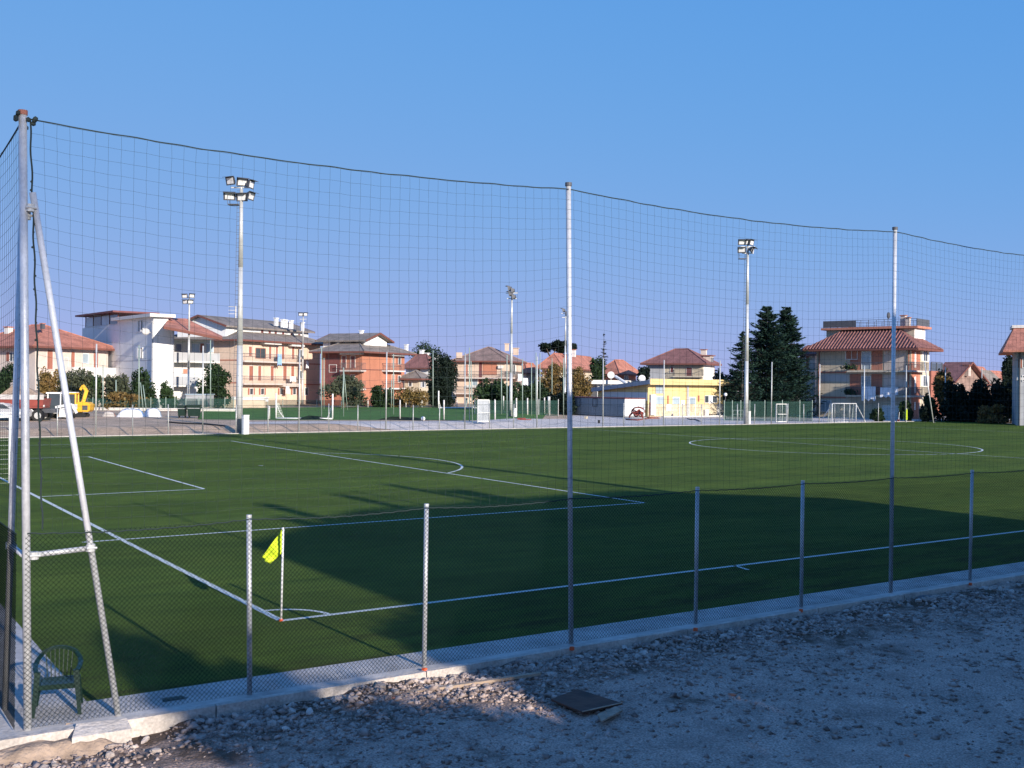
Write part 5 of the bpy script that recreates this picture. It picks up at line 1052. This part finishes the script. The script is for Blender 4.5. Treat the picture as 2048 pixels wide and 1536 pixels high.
# backhoe
c,f,X,Y=frame_at(112,837,RA+.05,.82); bh=thing('backhoe_loader',c,'white and dark-glass loader with raised white arms between red truck and excavator','loader')
cabm=MB()
for x,y in ((-.6,-.7),(.7,-.7),(-.6,.7),(.7,.7)): cabm.beam(f(x,y,1.0),f(x,y,2.6),.09,.09)
lbox(f,-.75,.85,-.82,.82,2.6,2.75,cabm); obj('cab',cabm,M['whitepaint'],bh); obj('cab_glass',lbox(f,-.55,.65,-.66,.66,1.0,2.59),M['glass'],bh)
obj('body',lbox(f,-1.3,1.6,-.55,.55,.55,1.0),M['offwhite'],bh); obj('bonnet',lbox(f,.9,2.0,-.5,.5,1.0,1.5),M['whitepaint'],bh)
obj('loader_arm',MB().beam(f(.2,-.75,1.2),f(1.9,-.75,1.5),.14,.2).beam(f(1.9,-.75,1.5),f(2.4,-.75,.6),.14,.2),M['whitepaint'],bh); obj('bucket',lbox(f,-1.9,-1.35,-.8,.8,.15,1.0,tx=.1),M['whitepaint'],bh); obj('bucket',lbox(f,.75,1.3,-1.3,-.7,.2,1.1,tx=.1),M['whitepaint'],bh)
for x,r_ in ((-.7,.55),(1.3,.4)):
    for y in (-.75,.75): wheel(f(x,y,r_),Y,r_,.3,bh)
# red tipper truck with a soil load
c,f,X,Y=frame_at(48,841,RA+.1,.86); tk=thing('tipper_truck',c,'red tipper truck loaded with brown soil behind the corner pole','truck')
obj('tipper_body',lbox(f,-2.2,2.0,-1.1,1.1,1.2,2.1,tx=-.12),M['red'],tk); obj('side_board',lbox(f,-2.35,2.15,-1.16,-1.08,2.0,2.45),M['concrete'],tk); obj('chassis',lbox(f,-2.0,3.0,-.5,.5,.75,1.15),M['darkgrey'],tk)
mb=MB(); V=[f(-2,-1,2.3),f(1.9,-1,2.3),f(1.9,1,2.3),f(-2,1,2.3),f(-.9,0,3.4),f(.2,.1,3.2)]; mb.add(V,[(0,1,5,4),(1,2,5),(2,3,4,5),(3,0,4),(0,3,2,1)]); obj('soil_load',mb,M['clay'],tk)
obj('cab',lbox(f,-3.9,-2.5,-1.05,1.05,.8,2.3,tx=.12),M['red'],tk); obj('windscreen',lbox(f,-3.8,-2.6,-1.07,1.07,1.55,2.1,tx=.05),M['glass'],tk); obj('tail_lamp',lbox(f,2.02,2.1,-.9,-.7,1.3,1.5),M['white'],tk)
for x in (-3.2,.5,1.6):
    for y in (-.95,.95): wheel(f(x,y,.5),Y,.5,.35,tk)
# parked silver car cut by the left edge
c,f,X,Y=frame_at(4,842,RA+.05); cr=thing('parked_car',c,'silver parked car cut off by the left edge in front of a red object','car')
prof=[(-2,.35),(2.1,.35),(2.15,.7),(1.95,.92),(1.1,1.0),(.45,1.42),(-.9,1.45),(-1.6,1.0),(-2.05,.95)]; n=len(prof); mb=MB(); P=[f(x,-.8,z) for x,z in prof]+[f(x,.8,z) for x,z in prof]; mb.add(P,[tuple(range(n)),tuple(range(2*n-1,n-1,-1))]+[(i,(i+1)%n,(i+1)%n+n,i+n) for i in range(n)]); o=obj('body',mb,M['galv'],cr); bv=o.modifiers.new('b','BEVEL'); bv.width=.06; bv.segments=2
gl=[(.95,1.0),(.4,1.36),(-.85,1.39),(-1.4,1.03)]; mb=MB(); P=[f(x,-.815,z) for x,z in gl]+[f(x,.815,z) for x,z in gl]; mb.add(P,[(0,1,2,3),(7,6,5,4),(0,4,5,1),(1,5,6,2),(2,6,7,3),(3,7,4,0)]); obj('window_glass',mb,M['glass'],cr); obj('trim_strip',lbox(f,-2.0,2.1,-.83,-.8,.62,.72),M['whitepaint'],cr); obj('headlight',lbox(f,2.0,2.16,-.7,-.4,.65,.8),M['lens'],cr)
for x in (-1.3,1.35):
    for y in (-.72,.72): wheel(f(x,y,.32),Y,.32,.2,cr)
c,f,X,Y=frame_at(22,838,RA); rb_=thing('red_skip',c,'small red skip with rubbish behind the silver car','skip'); obj('skip_body',lbox(f,-.9,1.2,-.7,.7,.3,1.7,tx=-.15),M['red'],rb_); obj('skip_load',MB().ball(f(0,0,1.7),.6,1.4,1,.5,8,5),M['lf_vdark'],rb_)
# sheeted heaps on the dirt
def heap(u,vb,wpx,hpx,mt,mt2,label):
    c=gp(u,vb); D=(c-CAM)@FW; w_=wpx*D/FPX/2; H=hpx*D/FPX; V=[];F=[]; n,m_=14,7; rr=random.Random(int(u))
    for i in range(n+1):
        for j in range(m_+1):
            x=-1+2*i/n; y=-1+2*j/m_; e=max(0,1-abs(x)**2.4)*max(0,1-abs(y)**2.2); z=H*(e**.45)*(1+rr.uniform(-.12,.12)) if 0<i<n and 0<j<m_ else 0
            q=c+np.array([RT[0],RT[1],0])*x*w_+np.array([FW[0],FW[1],0])*y*w_*.5; V.append((q[0],q[1],c[2]+z))
    for i in range(n):
        for j in range(m_): F.append((i*(m_+1)+j,(i+1)*(m_+1)+j,(i+1)*(m_+1)+j+1,i*(m_+1)+j+1))
    h_=thing('sheeted_heap',c,label,'heap'); obj('sheet',MB().add(V,F),M[mt],h_,True)
    V2=[(a,b_,z_+.03) for k,(a,b_,z_) in enumerate(V)]; sel=[fc for k,fc in enumerate(F) if (k%m_) in (3,4,5)]; obj('top_sheet',MB().add(V2,sel),M[mt2],h_,True)
heap(262,834,50,16,'laundry','bluecloth','low heap under white and blue plastic sheeting, left of the two'); heap(305,834,34,17,'laundry','paleglass','low heap under pale grey sheeting, right of the two, beside the bins')
heap(218,833,24,10,'concrete','rooftile','small rubble heap with a red scrap on top, right of the excavator')
for u0,v0,u1,v1,lab in ((335,845,450,853,'black hose trailing over the dirt left of the tall mast'),(1375,838,1400,843,'thin dark hose by the curb of the yellow building')):
    pts=[gp(u0+(u1-u0)*t_,v0+(v1-v0)*t_+.8*math.sin(t_*7))+np.array([0,0,.06]) for t_ in np.linspace(0,1,16)]; T(obj('hose',MB().path(pts,.06,5),M['black']),lab,'hose')
c=gp(1043,840); T(obj('red_scrap',MB().box(c+np.array([0,0,.1]),(.9,.5,.2),.6).box(c+np.array([.7,.1,.05]),(1.0,.2,.08),.2),M['red']),'red scrap lying on the track near the slim mast','scrap')
# ------------------------------------------------------------------ trees and shrubs
def leaves(C_,Rad,n,size,flat=.0,shell=.55):
    """n leaf clumps spread over blobs C_ with radii Rad"""
    k=RNG.integers(0,len(C_),n); d=RNG.normal(0,1,(n,3)); d/=np.linalg.norm(d,axis=1,keepdims=True); r=shell+(1-shell)*RNG.random(n)**.6
    r*=RNG.uniform(.75,1.12,n)
    P=C_[k]+d*Rad[k]*r[:,None]; a=RNG.normal(0,1,(n,3)); 
    if flat: a[:,2]*=(1-flat)
    a/=np.linalg.norm(a,axis=1,keepdims=True); b_=RNG.normal(0,1,(n,3)); 
    if flat: b_[:,2]*=(1-flat)
    b_-=a*(a*b_).sum(1,keepdims=True); b_/=np.linalg.norm(b_,axis=1,keepdims=True)
    s_=size*RNG.uniform(.5,1.3,n)[:,None]; a*=s_; b_*=s_*RNG.uniform(.4,.8,n)[:,None]
    return np.stack([P-a,P-b_,P+a,P+b_],1)
def tree(name,u0,u1,vt,vb,d,mt,label,cat='tree',group=None,trunk=.25,blobs=16,n=2600,size=.17,ground=None,rough=1.0,dep=1.0):
    c=dp((u0+u1)/2,d); w_=(u1-u0)*d/FPX/2*1.28; g0=float(gz(c[0],c[1])) if ground is None else ground; z1=zat((u0+u1)/2,vt,d); zb=max(g0,zat((u0+u1)/2,vb,d)); H=z1-zb
    rt=thing(name,(c[0],c[1],g0),label,cat,group); c0=np.array([c[0],c[1],0.])
    lo=zb+H*trunk; CC=[];RR=[]
    for k in range(blobs):
        a=random.uniform(0,6.28); rr=math.sqrt(random.random())*.72; t_=random.random(); env=math.sin(math.pi*min(1,(.18+.82*t_)**.9))**.6 if trunk>.05 else (1-.22*t_)
        CC.append(c0+np.array([math.cos(a)*w_*rr*env,math.sin(a)*w_*rr*env*dep,lo+(z1-lo)*(.10+.80*t_)])); q=random.uniform(.24,.42); RR.append(np.array([w_*q,w_*q*dep,max((z1-lo)*q*.75,.2)])*rough)
    obj('trunk',MB().tube((c[0],c[1],g0-.1),(c[0],c[1],lo+(z1-lo)*.4),max(.05,w_*.06),7,max(.03,w_*.03)),M['bark'],rt)
    lb=MB()
    for k in range(0,len(CC),2): lb.tube((c[0],c[1],lo+(z1-lo)*.15),CC[k],max(.03,w_*.03),5,.015)
    obj('branches',lb,M['bark'],rt); quadmesh('crown',leaves(np.array(CC),np.array(RR),n,size),M[mt],rt); return rt
def conifer(name,u,vt,vb,d,hw,mt,label,tiers=26,per=8,n=38,droop=.25,size=.16,power=.75,pos=None,H=None,up=.35,z0f=.04):
    if pos is None: c=dp(u,d); g0=float(gz(c[0],c[1])); z1=zat(u,vt,d); w_=hw*d/FPX
    else: c=np.array(pos,float); g0=0; z1=H; w_=hw
    rt=thing(name,(c[0],c[1],g0),label,'tree'); Hh=z1-g0; obj('trunk',MB().tube((c[0],c[1],g0-.1),(c[0],c[1],z1-.1),Hh*.018,8,.02),M['bark'],rt); Q=[]; lb=MB()
    for i in range(tiers):
        t_=min(.985,z0f+(1-z0f)*(i+RNG.uniform(-.4,.4))/tiers); z=g0+Hh*t_; Lr=w_*(1-t_)**power*RNG.uniform(.85,1.05)+.15
        for k in range(per if t_<.8 else per-2):
            a=RNG.uniform(0,6.28); l=Lr*RNG.uniform(.35,1.0)**.8*RNG.choice([1,1,1,1.22]); dz=l*RNG.uniform(-.05,.5); z=g0+Hh*t_+RNG.uniform(-.2,.2); s_=np.linspace(.12,1,n)
            m_=len(s_); path=np.stack([c[0]+math.cos(a)*l*s_,c[1]+math.sin(a)*l*s_,z+dz*s_-droop*l*s_*s_*.6+up*l*.25*s_**5],-1)
            wd=(.10+.16*l*np.sin(np.pi*np.clip(s_*.92,0,1))**.8)[:,None]; off=RNG.normal(0,.55,(m_,1))*wd*np.array([-math.sin(a),math.cos(a),0]); path2=path+off; path2[:,2]-=np.abs(off).sum(1)*.35+RNG.random(m_)*.12*l*.4
            dr=np.array([math.cos(a),math.sin(a),.15])+RNG.normal(0,.35,(m_,3)); dr/=np.linalg.norm(dr,axis=1,keepdims=True); sd_=np.cross(dr,RNG.normal(0,.5,(m_,3))+np.array([0,0,1])); sd_/=np.linalg.norm(sd_,axis=1,keepdims=True)
            e=dr*size*RNG.uniform(.7,1.5,(m_,1)); g_=sd_*size*.32; Q.append(np.stack([path2-e,path2-g_,path2+e,path2+g_],1)); lb.tube((c[0],c[1],z),path[-1]*.7+np.array([c[0],c[1],z])*.3,.02+.01*l,4,.01)
    obj('branches',lb,M['bark_dark'],rt); quadmesh('crown',np.concatenate(Q),M[mt],rt); return rt
conifer('cedar_tree',1533,612,838,137,104,'lf_pine','left tall blue-green cedar of the big pair beside the right mast',tiers=44,per=12,n=54,size=.25,up=.9,droop=.5)
conifer('cedar_tree',1571,613,838,139,88,'lf_pine','right tall blue-green cedar of the big pair, touching the balconied house',tiers=44,per=12,n=54,size=.25,up=.9,droop=.5)
conifer('cedar_tree',1484,662,838,134,58,'lf_pine','shorter sparse blue-green cedar left of the right tall mast',tiers=30,per=8,n=44,size=.2,up=.9,droop=.5)
conifer('thin_fir_tree',1207,664,800,172,15,'lf_vdark','thin sparse dark fir in front of the far red roofs',tiers=18,per=5,n=18,size=.16,droop=.4)
# flat-topped pine
def umbrella():
    d=215; c=dp(1117,d); g0=0; rt=thing('umbrella_pine',(c[0],c[1],0),'dark flat-topped umbrella pine rising behind the wide red roof','tree'); zc=zat(1117,694,d); s_=d/FPX
    CC=[];RR=[]
    for du,dv,w_,hh in ((-30,-2,14,6),(-18,4,12,7),(-8,-6,14,7),(4,0,14,9),(15,-5,13,8),(26,-2,13,7),(36,2,9,6),(-38,-1,7,2.5),(8,7,12,6)):
        q=c+RT*du*s_; CC.append(np.array([q[0],q[1]+random.uniform(-2,2),zc-dv*s_])); RR.append(np.array([w_*s_,w_*s_,hh*s_]))
    lb=MB(); base=np.array([c[0]-RT[0]*1.5,c[1]-RT[1]*1.5,0]); fork=base+np.array([0,0,zc-2.4]); lb.tube(base,fork,.35,8,.25); obj('trunk',lb,M['bark'],rt); lb=MB()
    for q in CC: lb.tube(fork,q,.14,5,.05)
    obj('branches',lb,M['bark'],rt); quadmesh('crown',leaves(np.array(CC),np.array(RR),5200,.28,flat=.5,shell=.3),M['lf_vdark'],rt)
umbrella()
for a in [('shrub',-12,30,738,820,121,'lf_dark','dark green bush at the left edge behind the silver car'),
 ('shrub',82,128,748,820,120.5,'lf_autumn','yellowing bush behind the loader, left of the excavator cab'),
 ('shrub',118,190,742,820,121,'lf_olive','broad olive-brown bush behind the yellow excavator'),
 ('shrub',170,208,752,820,122,'lf_mid','small green bush under the end of the left balcony'),
 ('shrub',205,262,746,820,121,'lf_olive','grey-green bush in front of the white house, left of the thin braced pole'),
 ('shrub',248,310,744,820,122,'lf_dark','dark green bush in front of the white house corner'),
 ('shrub',318,352,768,820,121.5,'lf_mid','small bush at the foot of the white house front'),
 ('shrub',210,300,786,822,120,'lf_autumn','low russet scrub along the green mesh fence'),
 ('round_tree',396,468,735,818,124,'lf_dark','round dark green tree between the white house and the tall mast'),
 ('olive_tree',640,735,758,818,140,'lf_olive','wide grey-green olive tree in front of the brick block'),
 ('shrub',738,790,773,818,146,'lf_dark','dark low bush below the corner of the brick block'),
 ('shrub',788,858,778,818,146,'lf_autumn','yellow-green bushes in front of the small grey-roofed house'),
 ('dark_tree',818,882,697,812,215,'lf_dark','rounded dark tree behind the white house chimneys'),
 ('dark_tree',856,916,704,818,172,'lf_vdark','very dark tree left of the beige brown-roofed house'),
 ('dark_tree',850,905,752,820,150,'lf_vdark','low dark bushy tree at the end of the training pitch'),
 ('hedge_tree',950,1010,764,826,136,'lf_dark','dark green hedge tree in front of the beige house, left of the slim mast'),
 ('hedge_tree',996,1052,770,826,134,'lf_dark','dark hedge tree behind the slim mast'),
 ('hedge_tree',1038,1094,768,826,137,'lf_dark','dark hedge tree below the autumn tree'),
 ('autumn_tree',1072,1140,732,815,150,'lf_autumn','yellow-brown autumn tree in front of the wide red roof, left half'),
 ('autumn_tree',1120,1186,742,815,148,'lf_autumn','yellow-brown autumn tree right of the middle tall fence post'),
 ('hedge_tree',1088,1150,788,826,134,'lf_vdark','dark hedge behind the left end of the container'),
 ('dark_tree',1272,1302,738,800,152,'lf_vdark','small dark tree behind the left corner of the yellow building'),
 ('dark_tree',1180,1216,720,780,170,'lf_dark','leafy tree beside the thin sparse fir'),
 ('dark_tree',1425,1475,752,835,140,'lf_vdark','dark tree at the right end of the yellow building'),
 ('autumn_shrub',1866,1908,748,835,128,'lf_autumn','yellow-brown shrub right of the balconied house'),
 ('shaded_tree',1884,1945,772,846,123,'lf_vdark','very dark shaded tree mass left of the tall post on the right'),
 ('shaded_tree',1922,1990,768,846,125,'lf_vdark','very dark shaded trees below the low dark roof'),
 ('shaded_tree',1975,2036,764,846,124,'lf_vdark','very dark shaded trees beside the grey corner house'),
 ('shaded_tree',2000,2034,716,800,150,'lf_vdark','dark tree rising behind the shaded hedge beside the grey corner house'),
 ('shrub',1845,1880,790,842,124,'lf_dark','dark shrub at the foot of the leaning pole'),
 ('shrub',1796,1826,800,842,123,'lf_mid','small green shrub by the garage door'),
 ('shrub',1840,1862,812,842,121,'lf_vdark','low dark bush with white blossoms right of the garage'),
 ('shrub',1740,1768,818,842,121,'lf_dark','low dark shrub left of the garage door'),
 ('shrub',1955,2010,812,845,118,'lf_autumn','dry brownish scrub with pale stems below the shaded trees')]:
    nm,u0,u1,vt,vb,d,mt,lab=a; area=(u1-u0)*(vb-vt); dark=nm in('shaded_tree','hedge_tree','dark_tree')
    tree(nm,u0,u1,vt,vb,d,mt,lab,trunk=.02 if dark or nm in('shrub','autumn_shrub') else .12,blobs=18 if dark else 22,n=int(1400+area*(.95 if dark else .75)),size=.2 if dark else .17,rough=1.15 if dark else 1.0,dep=.8,cat='shrub' if 'shrub' in nm else 'tree')
# ------------------------------------------------------------------ what stands behind the photographer and casts the long shadows
Hs=thing('house',(14,-27,0),'hip-roofed house with three chimneys behind the viewpoint, casting the long shadow','house')
def bbx(nm,x0,x1,y0,y1,z0,z1,mt,par=Hs): return obj(nm,MB().bx(x0,x1,y0,y1,z0,z1),M[mt],par)
bbx('wall',4.0,23.3,-32,-22,-.5,9.0,'peach')
V=[(3.1,-32.9,9.0),(24.2,-32.9,9.0),(24.2,-21.1,9.0),(3.1,-21.1,9.0),(8.6,-27,12.35),(19.6,-27,12.6)]
obj('roof',MB().add(V+[(a,b_,c_-.2) for a,b_,c_ in V[:4]],[(0,1,5,4),(1,2,5),(2,3,4,5),(3,0,4),(0,6,7,1),(1,7,8,2),(2,8,9,3),(3,9,6,0),(6,9,8,7)]),M['rooftile'],Hs)
for x,y,zt,w_ in ((6.8,-25.4,12.5,.5),(6.0,-24.5,11.2,.5),(10.1,-27.2,13.5,.45),(13.3,-27.2,14.3,.42),(14.2,-27,13.3,1.0)):
    o=bbx('chimney',x-w_/2,x+w_/2,y-.3,y+.3,9.5,zt,'peach'); obj('chimney_cap',MB().box((x,y,zt+.06),(w_*1.2,.8,.1)),M['rooftile'],o)
for k in range(4):
    for zz in (1.2,4.2,7.0):
        o=bbx('window',6+k*4.6,7.2+k*4.6,-21.99,-21.95,zz,zz+1.4,'white'); bbx('pane',6.1+k*4.6,7.1+k*4.6,-21.948,-21.93,zz+.08,zz+1.32,'glass',o)
def blobtree(label,x,y,z0,z1,w_,n=3500,mt='lf_dark',nm='garden_tree'):
    rt=thing(nm,(x,y,0),label,'tree'); CC=[];RR=[]
    for k in range(14): a=random.uniform(0,6.28); r_=math.sqrt(random.random())*.6; t_=random.random(); CC.append(np.array([x+math.cos(a)*w_*r_,y+math.sin(a)*w_*r_,z0+(z1-z0)*(.15+.7*t_)])); q=random.uniform(.3,.42); RR.append(np.array([w_*q,w_*q,(z1-z0)*q*.6]))
    obj('trunk',MB().tube((x,y,-.3),(x,y,z0+(z1-z0)*.6),.12,8,.05),M['bark'],rt); quadmesh('crown',leaves(np.array(CC),np.array(RR),n,.16,shell=.2),M[mt],rt)
blobtree('rounded garden tree behind the viewpoint, left of the hip-roofed house',-1.0,-23.5,.8,7.3,1.95,11000)
hg=thing('hedge',(1,-20.5,0),'tall clipped hedge behind the viewpoint beside the hip-roofed house','hedge'); CC=[];RR=[]
for k in range(18):
    x_=-1.8+.33*k; tp=4.05 if x_<1.75 else 5.9
    for m_ in range(6 if x_>=1.75 else 4): CC.append(np.array([x_,-20.5+random.uniform(-.4,.4),.4+(tp-.4)*m_/(5 if x_>=1.75 else 3)-.35+.2*math.sin(x_*2.3)])); RR.append(np.array([.5,.6,.72]))
obj('stems',MB().tube((-1.5,-20.5,0),(-1.5,-20.5,2),.08,6).tube((1.2,-20.5,0),(1.2,-20.5,2),.08,6).tube((3.5,-20.5,0),(3.5,-20.5,2),.08,6),M['bark'],hg); quadmesh('foliage',leaves(np.array(CC),np.array(RR),26000,.16,shell=.1),M['lf_dark'],hg)
blobtree('unseen slim tree added far behind the viewpoint to shade the left turf edge',-3.9,-62,18.6,29.5,1.9,4200,'lf_pine','added_shade_tree')  # added out of view so its crown throws the dark band on the left turf
